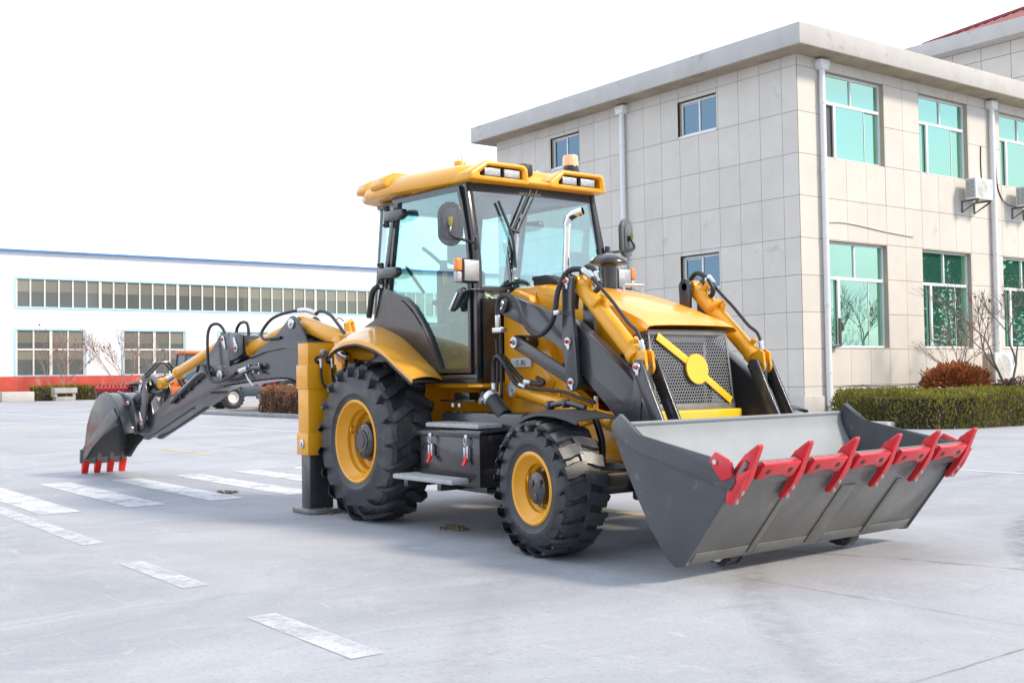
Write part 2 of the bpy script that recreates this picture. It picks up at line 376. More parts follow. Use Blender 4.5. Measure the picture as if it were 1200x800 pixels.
def wheel(name, x, ys, Rt, W, rimR, side, nl, kind, steer=0.):
    """ys: |y| of the outer side wall; side -1 = right of the machine"""
    yc = side*(ys-W/2); c = V((x, yc, Rt))
    sg = side                                              # outward lateral direction
    h = W/2
    Rc = Rt-(.029 if kind == 'rear' else .019)                                            # carcass
    bm = NB()
    prof = [(rimR-.01, -h*.80), (rimR+.02, -h*.93), (rimR+.10, -h*1.0), (Rc-.10, -h*1.0), (Rc-.035, -h*.95), (Rc-.008, -h*.80), (Rc, -h*.4), (Rc+.002, 0),
            (Rc, h*.4), (Rc-.008, h*.80), (Rc-.035, h*.95), (Rc-.10, h*1.0), (rimR+.115, h*1.01), (rimR+.105, h*1.025), (rimR+.075, h*1.025), (rimR+.065, h*.985), (rimR+.035, h*.95), (rimR+.012, h*.93), (rimR-.01, h*.80)]
    lathe(bm, prof, c, 'y', 96, 0, sg, True)
    for i in range(nl):
        for s2 in (1, -1):
            th = 2*math.pi*(i+(.5 if s2 < 0 else 0))/nl
            if kind == 'rear':
                pth = [(h*1.012, -.03, .10), (h*1.015, -.022, .045), (h*.965, -.010, .012), (h*.72, .02, .002), (h*.42, .085, 0), (h*.16, .135, 0), (-h*.06, .15, 0)]
                lug(bm, c, sg*s2, Rt, pth, .037, .033, th)
            else:
                pth = [(h*1.006, -.012, .055), (h*1.01, -.008, .026), (h*.985, -.004, .007), (h*.66, .008, 0), (h*.42, .045, 0), (h*.14, .062, 0), (-h*.10, .058, 0)]
                lug(bm, c, sg*s2, Rt, pth, .043, .020, th)
    ty = bm
    bm = NB()
    d = .17 if kind == 'rear' else .12                     # dish depth
    r0 = rimR
    prof = [(r0-.03, -h*.8), (r0+.012, -h*.86), (r0+.012, -h*.80), (r0-.04, -h*.6), (r0-.05, h*.5), (r0-.012, h*.80), (r0+.018, h*.86), (r0+.024, h*.95), (r0+.010, h*.99), (r0-.004, h*.965),
            (r0-.016, h*.86), (r0-.05, h*.66), (r0-.062, h*.60), (r0-.066, h*.45), (r0-.085, h*.34), (r0-.09, h*.10), (r0-.11, h*.02), (.16 if kind == 'rear' else .125, h*.0), (.0001, h*.0)]
    lathe(bm, prof, c, 'y', 72, 0, sg)
    nb = 10 if kind == 'rear' else 8
    bolts = NB()
    for i in range(nb):
        t = 2*math.pi*(i+.4)/nb; rb = .195 if kind == 'rear' else .135
        p = c+V((rb*math.cos(t), sg*(h*.02), rb*math.sin(t)))
        bolt(bolts, p, (0, sg, 0), .017 if kind == 'rear' else .014, .028)
    # valve bracket and lifting ring welded in the dish
    t = R(160); p = c+V(((r0-.07)*math.cos(t), sg*h*.40, (r0-.07)*math.sin(t)))
    tube(bm, [p+V((0, 0, .03)), p+V((.03, sg*.035, .02)), p+V((.035, sg*.04, -.015)), p+V((0, 0, -.03))], .009, 8)
    rim = bm
    hb = NB()
    if kind == 'rear':
        lathe(hb, [(.0001, h*.70), (.055, h*.70), (.060, h*.67), (.095, h*.67), (.10, h*.62), (.145, h*.60), (.158, h*.55), (.163, h*.30), (.180, h*.28), (.185, h*.05), (.185, -.1), (.0001, -.1)], c, 'y', 48, 0, sg)
        for i in range(10):
            t = 2*math.pi*i/10; bolt(hb, c+V((.122*math.cos(t), sg*h*.605, .122*math.sin(t))), (0, sg, 0), .007, .006)
    else:
        lathe(hb, [(.0001, h*.72), (.105, h*.72), (.112, h*.69), (.115, h*.1), (.115, -.1), (.0001, -.1)], c, 'y', 48, 0, sg)
        for i in range(3):
            t = 2*math.pi*i/3+.5; cyl(hb, c+V((.06*math.cos(t), sg*h*.72, .06*math.sin(t))), c+V((.06*math.cos(t), sg*(h*.72+.006), .06*math.sin(t))), .026, None, 20, .002)
        bolt(hb, c+V((.078, sg*h*.72, .05)), (0, sg, 0), .016, .02)
    if steer:
        rot = Matrix.Translation(c+V((0, -sg*.2, 0))) @ Matrix.Rotation(R(steer), 4, 'Z') @ Matrix.Translation(-(c+V((0, -sg*.2, 0))))
        for b in (ty, rim, hb, bolts): b.transform(rot)
    wo = mk(name, rim, 'yellow', BH, smooth=30)
    mk('tyre', ty, ['tyre', 'tread'], wo, smooth=30); mk('hub', hb, 'black', wo); mkc('wheel_nut', bolts, 'zinc', wo)
for s in (-1, 1):
    wheel('rear_wheel', 0, 1.22, .70, .44, .345, s, 19, 'rear')
    wheel('front_wheel', 2.64, 1.28, .472, .33, .233, s, 21, 'front', -5)

# ---- chassis, axles
bm = NB()
for s in (-1, 1):
    y0, y1 = sorted((s*.36, s*.42))
    prism(bm, [(-1.0, .62), (-1.0, 1.22), (1.25, 1.22), (1.30, 1.02), (1.75, .98), (2.55, .98), (2.86, .78), (2.86, .60), (1.9, .58), (.3, .58)], XZ, y0, y1, .006)
    y0, y1 = sorted((s*.42, s*.47))
    prism(bm, [(1.95, .62), (2.2, .92), (2.62, .92), (2.84, .72), (2.84, .62)], XZ, y0, y1, .006)
    box(bm, .25, .31, s*.42 if s > 0 else -.70, .70 if s > 0 else -.42, .80, 1.20, .004)
box(bm, 1.28, 1.36, -.60, .60, .70, 1.20, .01)
box(bm, -1.0, 2.84, -.36, .36, .66, .72); box(bm, 2.80, 2.90, -.40, .40, .62, .86, .01)
box(bm, -.95, 1.2, -.60, .60, 1.16, 1.21, .004)
mk('chassis', bm, 'yellow', BH)
bm = NB(); cyl(bm, (0, -.95, .70), (0, .95, .70), .16, .16, 28); cyl(bm, (0, -.40, .70), (0, .40, .70), .27, .27, 32, .03); box(bm, -.2, 1.0, -.28, .28, .45, .70, .04)
mk('rear_axle', bm, 'black', BH)
bm = NB(); box(bm, 2.58, 2.80, -.92, .92, .40, .56, .04); cyl(bm, (2.55, 0, .46), (2.83, 0, .46), .2, .2, 28, .02)
for s in (-1, 1): cyl(bm, (2.69, s*.86, .30), (2.69, s*.86, .62), .07, None, 20, .01)
cyl(bm, (2.50, -.8, .44), (2.50, .8, .44), .025); box(bm, 1.2, 2.9, -.30, .30, .44, .66, .03)
box(bm, 2.74, 3.0, -.45, .45, .34, .62, .02)
mk('front_axle', bm, 'black', BH)
# loader tower plates (yellow) rising beside the hood
for s in (-1, 1):
    bm = NB(); y0, y1 = sorted((s*.42, s*.50))
    prism(bm, [(1.27, .95), (1.27, 1.90), (1.42, 1.96), (1.62, 1.90), (1.90, 1.40), (2.02, 1.22), (2.35, 1.04), (2.40, .90), (1.9, .80)], XZ, y0, y1, .012, 3)
    y0, y1 = sorted((s*.50, s*.508))
    prism(bm, [(1.48, 1.10), (1.74, 1.36), (1.95, 1.20), (1.85, 1.08)], XZ, y0, y1, .006, 2)
    mk('loader_tower', bm, 'yellow', BH)

# ---- hood with its overhanging lip, grille, badge
def hood_mesh():
    bm = NB()
    # stations: x, half width, z of the top, z of the shoulder, z of the lower edge
    st = [(1.25, .39, 2.005, 1.955, 1.35), (1.60, .40, 2.00, 1.945, 1.35), (1.62, .415, 2.00, 1.945, 1.35), (1.95, .425, 1.945, 1.885, 1.35), (2.30, .43, 1.86, 1.79, 1.35), (2.60, .44, 1.765, 1.69, 1.35),
          (2.72, .445, 1.72, 1.645, 1.50), (2.80, .45, 1.69, 1.62, 1.54), (2.86, .462, 1.655, 1.61, 1.555), (2.92, .472, 1.622, 1.59, 1.56), (2.955, .476, 1.606, 1.582, 1.565)]
    rings = []
    for x, hw, zt, zs, zl in st:
        fl = .35 if x > 2.85 else 1.
        half = [(0, zt+.012*fl), (hw*.5, zt+.008*fl), (hw*.80, zt-.004*fl), (hw*.93, zt-.022*fl), (hw*.985, zs), (hw, zs-.03 if x < 2.7 else zs*.75+zl*.25), (hw*1.0, (zs-.03)*.5+zl*.5 if x < 2.7 else zs*.4+zl*.6), (hw*.995, zl)]
        ring = [V((x, -y, z)) for y, z in half[::-1]]+[V((x, y, z)) for y, z in half[1:]]
        rings.append([bm.verts.new(p) for p in ring])
    for a, b in zip(rings, rings[1:]):
        for j in range(len(a)-1): bm.faces.new((a[j], a[j+1], b[j+1], b[j]))
    bm.faces.new(rings[0])
    bmesh.ops.recalc_face_normals(bm, faces=bm.faces[:])
    ret = bmesh.ops.solidify(bm, geom=bm.faces[:], thickness=.006)
    return bm
hood = mk('hood', hood_mesh(), 'yellow', BH, smooth=32)
bm = NB(); box(bm, 1.605, 1.613, -.424, .424, 1.5, 1.93)
tube(bm, [(2.10, .10, 1.915), (2.10, .10, 1.965), (2.115, .10, 1.975), (2.115, .30, 1.975), (2.10, .30, 1.965), (2.10, .30, 1.915)], .011, 10, 1)
mk('hood_handle', bm, 'zinc', hood)
bm = NB(); cyl(bm, (1.40, -.22, 2.0), (1.40, -.22, 2.05), .045, .045, 20); cyl(bm, (1.40, -.22, 2.05), (1.40, -.22, 2.085), .058, .055, 20, .008)
mk('filler_cap', bm, ['plastic'], hood)
bm = NB(); prism(bm, [(1.45, 2.0), (1.45, 2.085), (1.55, 2.085), (1.70, 2.03), (1.70, 2.0)], XZ, -.27, -.15, .02, 3)
mk('hood_vent', bm, 'plastic', hood)
# perforated grille: real hexagonal holes
def hexsheet(bm, u0, u1, v0, v1, fn, s, t):
    dx = s*math.sqrt(3); dy = s*1.5; row = 0; y = v0+s
    while y < v1-s*.5:
        x = u0+dx*.5+(dx*.5 if row % 2 else 0)
        while x < u1-dx*.4:
            o = []; i_ = []
            for k in range(6):
                a = R(60*k+30)
                o.append(bm.verts.new(fn(x+s*math.cos(a), y+s*math.sin(a)))); i_.append(bm.verts.new(fn(x+(s-t)*math.cos(a), y+(s-t)*math.sin(a))))
            for k in range(6): bm.faces.new((o[k], o[(k+1) % 6], i_[(k+1) % 6], i_[k]))
            x += dx
        y += dy; row += 1
def gx(v): return 2.90+(1.55-v)*.13              # the grille leans forward towards its foot
bm = NB()
hexsheet(bm, -.40, .40, 1.03, 1.535, lambda u, v: V((gx(v), u, v)), .0150, .0044)
for s in (-1, 1):
    hexsheet(bm, 2.55, 2.90, 1.03, 1.535, lambda u, v, s=s: V((u+(1.55-v)*.13, s*(.425-(u-2.55)*.05), v)), .0150, .0044)
grille = mk('grille', bm, 'mesh', BH, smooth=10)
bm = NB()
for v0, v1 in ((1.535, 1.575), (.985, 1.03)):
    prism(bm, [(gx(v0)-.006, v0), (gx(v0)+.006, v0), (gx(v1)+.006, v1), (gx(v1)-.006, v1)], XZ, -.415, .415, .002)
    for s in (-1, 1):
        y0, y1 = sorted((s*.405, s*.418)); prism(bm, [(2.55, v0), (gx(v0), v0), (gx(v1), v1), (2.55, v1)], XZ, y0, y1, .002)
for s in (-1, 1):
    y0, y1 = sorted((s*.395, s*.412)); prism(bm, [(gx(1.03)-.004, 1.03), (gx(1.03)+.004, 1.03), (gx(1.535)+.004, 1.535), (gx(1.535)-.004, 1.535)], XZ, y0, y1, .001)
mk('grille_frame', bm, 'steel', grille)
bm = NB()
def gq(y, z, t): return V((gx(z)+.010+t, y, z))
th = [2*math.pi*i/48 for i in range(48)]
prism(bm, [(.03+.112*math.cos(t), 1.285+.112*math.sin(t)) for t in th], gq, .004, .018, .003)
def strip(a, b, wd):
    a, b = V(a), V(b); d = (b-a).normalized(); n = V((-d.y, d.x))*wd/2
    prism(bm, [tuple(a+n), tuple(a-n), tuple(b-n), tuple(b+n)], gq, .0, .010, .002)
strip((-.335, 1.525), (.0, 1.31), .060); strip((.05, 1.265), (.365, 1.045), .056)
mk('grille_badge', bm, 'yellow_bright', grille)
# radiator behind
bm = NB(); box(bm, 2.70, 2.796, -.36, .36, .98, 1.54, .006); mk('radiator_core', bm, 'plastic', BH)
bm = NB()
for i in range(0): box(bm, 2.80, 2.812, -.30, .24, 1.02+i*.0215, 1.028+i*.0215)
box(bm, 2.80, 2.82, .245, .275, .98, 1.50, .003); box(bm, 2.80, 2.82, -.325, -.29, .98, 1.50, .003)
box(bm, 2.80, 2.825, -.20, .26, 1.485, 1.535, .004); box(bm, 2.60, 2.68, -.36, -.30, 1.0, 1.52, .01); cyl(bm, (2.62, -.37, 1.05), (2.62, -.37, 1.5), .03)
mkc('radiator_frame', bm, 'silver', BH)
bm = NB(); box(bm, 2.5, 2.72, -.38, .38, 1.0, 1.54); mk('engine_bay', bm, 'plastic', BH)
bm = NB(); box(bm, 2.84, 3.04, -.44, .42, .80, .985, .012, 3); mk('front_beam', bm, 'yellow_bright', BH)

# ---- exhaust and pre-cleaner
bm = NB(); cyl(bm, (1.60, -.10, 1.98), (1.64, -.10, 2.49), .030, .030, 28)
tube(bm, [(1.64, -.10, 2.485), (1.645, -.10, 2.525), (1.665, -.085, 2.565), (1.705, -.06, 2.590), (1.76, -.03, 2.605)], .033, 24, 5, cap=False)
tube(bm, [(1.66, -.09, 2.555), (1.705, -.06, 2.588), (1.75, -.035, 2.600)], .0315, 24, 5, cap=False, mi=1)
mk('exhaust_pipe', bm, ['chrome', 'ink'], BH)
bm = NB(); cyl(bm, (1.90, .12, 1.90), (1.90, .12, 2.16), .068, .068, 28)
lathe(bm, [(.0001, .345), (.05, .34), (.10, .325), (.150, .29), (.168, .265), (.168, .255), (.155, .248), (.08, .245), (.06, .22)], (1.90, .12, 1.905), 'z', 36)
mk('air_precleaner', bm, 'black', BH)

# ---- cab
bm = NB()
def bar(a, b, wx, wy, bev=.012):
    """square post between two points"""
    a, b = V(a), V(b)
    A = [bm.verts.new(a+V((sx*wx, sy*wy, 0))) for sx, sy in ((-1, -1), (1, -1), (1, 1), (-1, 1))]
    B = [bm.verts.new(b+V((sx*wx, sy*wy, 0))) for sx, sy in ((-1, -1), (1, -1), (1, 1), (-1, 1))]
    fs = [bm.faces.new(A[::-1]), bm.faces.new(B)]
    for i in range(4): fs.append(bm.faces.new((A[i], A[(i+1) % 4], B[(i+1) % 4], B[i])))
    bv(bm, list(set(e for q in fs for e in q.edges)), bev, 2)
for s in (-1, 1):
    bar((1.18, s*.70, 1.21), (1.185, s*.70, 2.22), .030, .030); bar((1.185, s*.70, 2.20), (1.02, s*.685, 2.92), .032, .030)
    bar((-.32, s*.70, 2.00), (-.10, s*.685, 2.92), .040, .028)
    bar((-.72, s*.56, 1.70), (-.55, s*.56, 2.92), .03, .03)
    y0, y1 = sorted((s*.66, s*.715)); box(bm, -.15, 1.06, y0, y1, 2.86, 2.93, .008)
    # quarter panel behind the door, following the fender
    y0, y1 = sorted((s*.690, s*.735))
    prism(bm, [(-.36, 2.10), (-.25, 2.10), (-.18, 2.03), (-.02, 1.99), (.10, 1.92), (.25, 1.82), (.40, 1.67), (.53, 1.50), (.64, 1.32), (.67, 1.21), (-.66, 1.21), (-.66, 1.75), (-.45, 1.80), (-.40, 1.95)], XZ, y0, y1, .008)
    y0, y1 = sorted((s*.672, s*.735)); box(bm, .60, 1.21, y0, y1, 1.20, 1.272, .008)
box(bm, 1.13, 1.19, -.68, .68, 1.94, 2.01, .01); box(bm, -.60, 1.19, -.68, .68, 1.205, 1.24)
box(bm, 1.00, 1.06, -.67, .67, 2.855, 2.93, .01); box(bm, -.62, -.52, -.58, .58, 2.84, 2.92, .01)
for yy in (-.72, .66): pass
box(bm, -.66, -.60, -.60, .60, 1.21, 1.80, .01)
bar((1.20, -.40, 1.21), (1.20, -.40, 1.98), .02, .02); bar((1.20, .40, 1.21), (1.20, .40, 1.98), .02, .02)
box(bm, 1.16, 1.22, -.67, -.42, 1.21, 1.25, .006); box(bm, 1.16, 1.22, .42, .67, 1.21, 1.25, .006)
box(bm, 1.165, 1.20, -.40, .40, 1.21, 1.96)
for s in (-1, 1): box(bm, 1.225, 1.24, *sorted((s*.42, s*.68)), 1.22, 1.90)
cabf = mk('cab_frame', bm, 'black', BH)
# headliner
bm = NB(); box(bm, -.55, 1.02, -.64, .64, 2.86, 2.90); mk('headliner', bm, 'grey_plastic', BH)
for yy in (-.32, .34):
    bm = NB(); box(bm, .86, 1.00, yy-.19, yy+.19, 2.80, 2.86, .03, 3); mk('sun_visor', bm, 'grey_plastic', BH)
# windshield, slightly bowed
def bowed(x0, z0, x1, z1, y, bow, n=14, th=.006):
    bm = NB(); a = []; b = []
    for i in range(n+1):
        t = -1+2*i/n; bb = bow*(1-t*t)
        a.append((bm.verts.new((x0+bb, y*t, z0)), bm.verts.new((x1+bb, y*.985*t, z1))))
    for p, q in zip(a, a[1:]): bm.faces.new((p[0], q[0], q[1], p[1]))
    return bm
def ruled(x0, z0, xm, zm, x1, z1, y, bow, n=14):
    bm = NB(); cols = []
    for i in range(n+1):
        t = -1+2*i/n; bb = bow*(1-t*t)
        cols.append([bm.verts.new((x+bb, y*t, z)) for x, z in ((x0, z0), (xm, zm), (x1, z1))])
    for p, q in zip(cols, cols[1:]):
        for k in range(2): bm.faces.new((p[k], q[k], q[k+1], p[k+1]))
    return bm
ws = mk('windshield', ruled(1.185, 2.0, 1.170, 2.30, 1.05, 2.89, .675, .03), 'windshield', BH, smooth=60)
bm = NB()   # dark band printed along the top and the sides, as a thin seal
for i in range(14):
    t0, t1 = -1+2*i/14, -1+2*(i+1)/14
    for (xa, za, xb, zb) in ((1.065, 2.815, 1.05, 2.895),):
        f = [bm.verts.new((xx+.004+.03*(1-t*t), .675*t, zz)) for t, xx, zz in ((t0, xa, za), (t1, xa, za), (t1, xb, zb), (t0, xb, zb))]
        bm.faces.new(f)
for s in (-1, 1):
    tube(bm, [(1.19, s*.672, 2.0), (1.172, s*.672, 2.3), (1.055, s*.672, 2.89)], .016, 8, 5)
mk('windshield_seal', bm, 'plastic', ws)
# wipers: two arms from the roof, blade
bm = NB(); xw = lambda z, y: 1.170-(max(z-2.30, 0))*.203+.03*(1-(y/.675)**2)+.02
pt = lambda y, z, o=0.: V((xw(z, y)+o, y, z))
tube(bm, [pt(-.09, 2.86, .03), pt(-.33, 2.49, .02)], .009, 8, 1); tube(bm, [pt(-.02, 2.86, .03), pt(-.28, 2.48, .02)], .009, 8, 1)
tube(bm, [pt(-.345, 2.49, .02), pt(-.27, 2.475, .02)], .014, 8, 1)
tube(bm, [pt(-.43, 2.74, .01), pt(-.37, 2.55, .012), pt(-.335, 2.40, .012), pt(-.33, 2.17, .01)], .013, 8, 4)
mk('wiper', bm, 'plastic', BH)
# door: frame, glass, handle
door_out = [(-.20, 2.045), (-.08, 2.00), (.10, 1.945), (.24, 1.86), (.38, 1.73), (.50, 1.58), (.60, 1.41), (.665, 1.29), (1.14, 1.285), (1.145, 2.22), (1.12, 2.42), (1.0, 2.86), (-.02, 2.88)]
cx_, cz_ = .52, 2.15
def inset(poly, d):
    """move every vertex inwards along the bisector"""
    n = len(poly); out = []
    ar = sum(poly[i][0]*poly[(i+1) % n][1]-poly[(i+1) % n][0]*poly[i][1] for i in range(n))
    sgn = 1 if ar > 0 else -1
    for i in range(n):
        p0, p1, p2 = V(poly[i-1]), V(poly[i]), V(poly[(i+1) % n])
        d1 = (p1-p0).normalized(); d2 = (p2-p1).normalized()
        n1 = V((-d1.y, d1.x))*sgn; n2 = V((-d2.y, d2.x))*sgn
        b = (n1+n2); b = b/max(.35, b.length_squared)*2 if b.length > 1e-6 else n1
        out.append(tuple(p1+b*d))
    return out
def ringprism(bm, outer, inner, f, t0, t1):
    n = len(outer)
    q = [[bm.verts.new(f(p[0], p[1], t)) for p in poly] for poly in (outer, inner) for t in (t0, t1)]
    o0, o1, i0, i1 = q
    for i in range(n):
        j = (i+1) % n
        for a, b in ((o0, o1), (i1, i0), (o1, i1), (i0, o0)): bm.faces.new((a[i], a[j], b[j], b[i]))
for s in (-1, 1):
    ya, yb = sorted((s*.705, s*.748)); bm = NB(); din = inset(door_out, .035)
    ringprism(bm, door_out, din, XZ, ya, yb)
    dr = mk('door', bm, 'black', BH)
    bm = NB(); bm.faces.new([bm.verts.new((a, s*.722, b)) for a, b in inset(door_out, .02)])
    mk('door_glass', bm, 'glass', dr)
    bm = NB(); prism(bm, [(.93, 1.80), (.90, 1.86), (1.02, 1.985), (1.10, 2.0), (1.12, 1.95), (1.0, 1.83)], XZ, *sorted((s*.75, s*.80)), .012, 3)
    mk('door_handle', bm, 'black', dr)
    bm = NB(); prism(bm, [(.93, 1.80), (.915, 1.83), (1.03, 1.96), (1.055, 1.955)], XZ, *sorted((s*.80, s*.812)), .005, 2); mk('handle_plate', bm, 'zinc', dr)
    for hz, hx in ((2.735, -.08), (2.22, -.19)):
        bm = NB(); prism(bm, [(hx-.07, hz-.055), (hx-.07, hz+.055), (hx+.26, hz+.035), (hx+.28, hz-.03), (hx+.20, hz-.06)], XZ, *sorted((s*.745, s*.815)), .02, 3)
        cyl(bm, (hx-.06, s*.78, hz-.10), (hx-.06, s*.78, hz+.10), .028, None, 16, .006)
        for dz in (-.08, .08): bolt(bm, (hx-.06, s*.808, hz+dz), (0, s, 0), .014, .012)
        mk('door_hinge', bm, 'black', dr)
    # rear quarter glass, rear pillar strap, grab handle
    bm = NB(); bm.faces.new([bm.verts.new(p) for p in ((-.36, s*.70, 2.0), (-.16, s*.69, 2.86), (-.56, s*.58, 2.86), (-.72, s*.58, 1.85), (-.50, s*.66, 1.83))])
    mk('quarter_glass', bm, 'glass', BH)
    bm = NB(); tube(bm, [(-.52, s*.76, 1.83), (-.47, s*.77, 1.95), (-.42, s*.77, 2.07), (-.36, s*.75, 2.11)], .028, 10, 5); mk('grab_handle', bm, 'plastic', BH)
    # lower front window beside the hood
    bm = NB(); x = 1.205; bm.faces.new([bm.verts.new((x, s*a, b)) for a, b in ((.42, 1.25), (.67, 1.25), (.67, 1.95), (.42, 1.95))])
    mk('lower_front_window', bm, 'glass', BH)
bm = NB(); bm.faces.new([bm.verts.new(p) for p in ((-.68, -.56, 1.8), (-.68, .56, 1.8), (-.58, .56, 2.86), (-.58, -.56, 2.86))]); mk('rear_window', bm, 'glass', BH)
# inside the cab
bm = NB(); box(bm, -.05, .45, -.26, .26, 1.62, 1.78, .05, 3); box(bm, -.16, .0, -.25, .25, 1.72, 2.28, .05, 3); box(bm, -.12, -.02, -.15, .15, 2.32, 2.52, .04, 3); box(bm, .0, .4, -.2, .2, 1.24, 1.62, .02)
for s in (-1, 1): box(bm, -.02, .36, s*.33-.05, s*.33+.05, 1.92, 1.97, .02); 
mk('driver_seat', bm, 'cloth', BH)
bm = NB(); tube(bm, [(.95, 0, 1.24), (.86, 0, 1.6), (.74, 0, 1.92)], .05, 12, 4); box(bm, .82, 1.12, -.20, .20, 1.55, 1.98, .05, 3); mk('steering_column', bm, 'plastic', BH)
bm = NB(); c0 = V((.70, 0, 1.99)); ax = V((-.5, 0, .86)).normalized(); d_, u_, w_ = frame_of(ax)
ring = [c0+(u_*math.cos(2*math.pi*i/32)+w_*math.sin(2*math.pi*i/32))*.19 for i in range(33)]; tube(bm, ring, .016, 8, 1)
for k in range(3): tube(bm, [c0-ax*.02, c0+(u_*math.cos(2.1*k)+w_*math.sin(2.1*k))*.185], .012, 6, 1)
mk('steering_wheel', bm, 'plastic', BH)
bm = NB(); box(bm, .20, .62, -.62, -.40, 1.24, 1.72, .04, 3); box(bm, .0, 1.10, .40, .62, 1.24, 1.80, .04, 3)
tube(bm, [(.45, -.50, 1.70), (.46, -.50, 1.86), (.50, -.50, 1.95)], .016, 8); tube(bm, [(.30, -.5, 1.7), (.3, -.5, 1.9)], .016, 8)
tube(bm, [(.92, -.60, 1.95), (.50, -.60, 2.25), (.20, -.60, 2.42)], .018, 8); tube(bm, [(-.1, -.60, 2.28), (.2, -.60, 2.02)], .014, 8)
mkc('side_console', bm, 'plastic', BH)
bm = NB(); box(bm, .55, .57, -.66, -.58, 1.95, 2.28, .01); mkc('console_lever', bm, 'plastic', BH)
bm = NB(); box(bm, .60, .64, -.665, -.615, 2.05, 2.17, .012, 2); mk('warning_label', bm, 'amber', BH)
bm = NB(); cyl(bm, (.55, -.52, 1.72), (.55, -.52, 1.76), .03, None, 16, .005); cyl(bm, (.62, -.56, 1.45), (.62, -.56, 1.49), .03, None, 16, .005); mkc('red_knob', bm, 'red_dot', BH)

# ---- roof
def ringprism2(bm, outer, inner, x0, x1, x0i):
    """frame open to the front: outer and inner outline in (y, z), from x0 to x1"""
    n = len(outer); lean = lambda z: -.10*(z-2.89)
    a0 = [bm.verts.new((x0, y, 2.895+(z-2.895)*.70)) for y, z in outer]; a1 = [bm.verts.new((x1+lean(z), y, z)) for y, z in outer]
    m1 = [bm.verts.new((x1+lean(z)+.004, y*.0+yy, zz)) for (y, z), (yy, zz) in zip(outer, [((o[0]*.35+i[0]*.65), (o[1]*.35+i[1]*.65)) for o, i in zip(outer, inner)])]
    b1 = [bm.verts.new((x1+lean(z)-.016, y, z)) for y, z in inner]; b0 = [bm.verts.new((x0i, y, z)) for y, z in inner]
    for A, B in ((a0, a1), (a1, m1), (m1, b1), (b1, b0)):
        for i in range(n): bm.faces.new((A[i], A[(i+1) % n], B[(i+1) % n], B[i]))
    bm.faces.new(a0); bm.faces.new(b0)
    ed = [e for e in set(e for v in a1 for e in v.link_edges) if (e.verts[0] in a1) and (e.verts[1] in a1 or e.verts[1] in a0) or (e.verts[1] in a1 and e.verts[0] in a0)]
    bv(bm, ed, .022, 3)
def roof_mesh():
    bm = NB()
    def rz(x): return .050*max(0, (.9-x)/1.75)                        # the rear sits a little higher
    out = [(.97, -.75), (1.0, -.68), (1.0, -.20), (1.0, .20), (1.0, .68), (.97, .75), (.60, .80), (.0, .85), (-.45, .83), (-.78, .68), (-.92, .42), (-.95, 0), (-.92, -.42), (-.78, -.68), (-.45, -.83), (.0, -.85), (.60, -.80)]
    rows = []
    for z, sc_ in ((2.885, .955), (2.90, .985), (2.935, 1.0), (2.975, .99), (3.03, .94), (3.065, .86), (3.09, .66), (3.10, .3)):
        rows.append([bm.verts.new((.24+(x-.24)*(sc_ if x < 1 else sc_**.5), y*sc_, z+rz(x))) for x, y in out])
    n = len(out)
    for a, b in zip(rows, rows[1:]):
        for j in range(n): bm.faces.new((a[j], a[(j+1) % n], b[(j+1) % n], b[j]))
    bm.faces.new(rows[0][::-1]); bm.faces.new(rows[-1])
    # front brow and its sloping middle
    prism(bm, [(.75, 2.886), (1.12, 2.886), (1.165, 2.905), (1.175, 2.93), (1.13, 2.945), (.75, 3.03)], XZ, -.735, .735, .014, 3)
    # lamp pods, open to the front
    for o in ([(-.75, 2.892), (-.13, 2.892), (-.13, 3.035), (-.16, 3.068), (-.57, 3.072), (-.75, 2.965)], [(.10, 2.892), (.75, 2.892), (.75, 3.035), (.72, 3.065), (.26, 3.072), (.10, 2.96)]):
        i_ = [(o[0][0]+.11, 2.932), (o[1][0]-.055, 2.932), (o[2][0]-.055, 3.012), (o[3][0]-.055, 3.028), (o[4][0]+.02, 3.030), (o[5][0]+.11, 2.960)]
        ringprism2(bm, o, i_, .25, 1.18, 1.0)
    # raised ribs on the flanks at the rear
    for s in (-1, 1):
        for xa, wd, yo in ((-.68, .24, .815), (-.30, .30, .880)):
            z0 = rz(xa+.1)
            vv = [V((xa+dx, s*y, z+z0)) for dx, y, z in ((0, yo-.02, 2.955), (wd, yo-.02, 2.955), (wd-.03, yo, 2.985), (.03, yo, 2.985), (.03, yo-.03, 3.050), (wd-.03, yo-.03, 3.050), (wd-.04, yo-.13, 3.105), (.04, yo-.13, 3.105), (wd, yo-.35, 3.09), (0, yo-.35, 3.09), (0, yo-.35, 2.95), (wd, yo-.35, 2.95))]
            b_ = bmesh.new(); [b_.verts.new(q) for q in vv]; h_ = bmesh.ops.convex_hull(b_, input=b_.verts[:])
            bmesh.ops.delete(b_, geom=[v for v in b_.verts if not v.link_faces], context='VERTS')
            bmesh.ops.dissolve_limit(b_, angle_limit=R(4), verts=b_.verts[:], edges=b_.edges[:]); bv(b_, b_.edges[:], .012, 2)
            t_ = bpy.data.meshes.new('t'); b_.to_mesh(t_); b_.free(); bm.from_mesh(t_)
    for yy in (-.35, 0, .35): prism(bm, [(-.955, 2.975), (-.95, 3.02), (-.80, 3.11), (-.60, 3.12), (-.60, 2.98)], XZ, yy-.09, yy+.09, .018, 2)
    cyl(bm, (.66, -.50, 3.03), (.66, -.50, 3.145), .062, .054, 28, .010)
    return bm
roof = mk('roof', roof_mesh(), 'yellow', BH, smooth=35)
for yy in (-.50, -.295, .345, .555):
    bm = NB(); box(bm, 1.06, 1.135, yy-.092, yy+.092, 2.936, 3.020, .012, 3); box(bm, 1.0, 1.06, yy-.02, yy+.02, 2.97, 3.0); box(bm, 1.137, 1.149, yy-.084, yy+.084, 2.942, 3.014, .004, 2, 1)
    mk('work_lamp', bm, ['plastic', 'lamp'], roof)
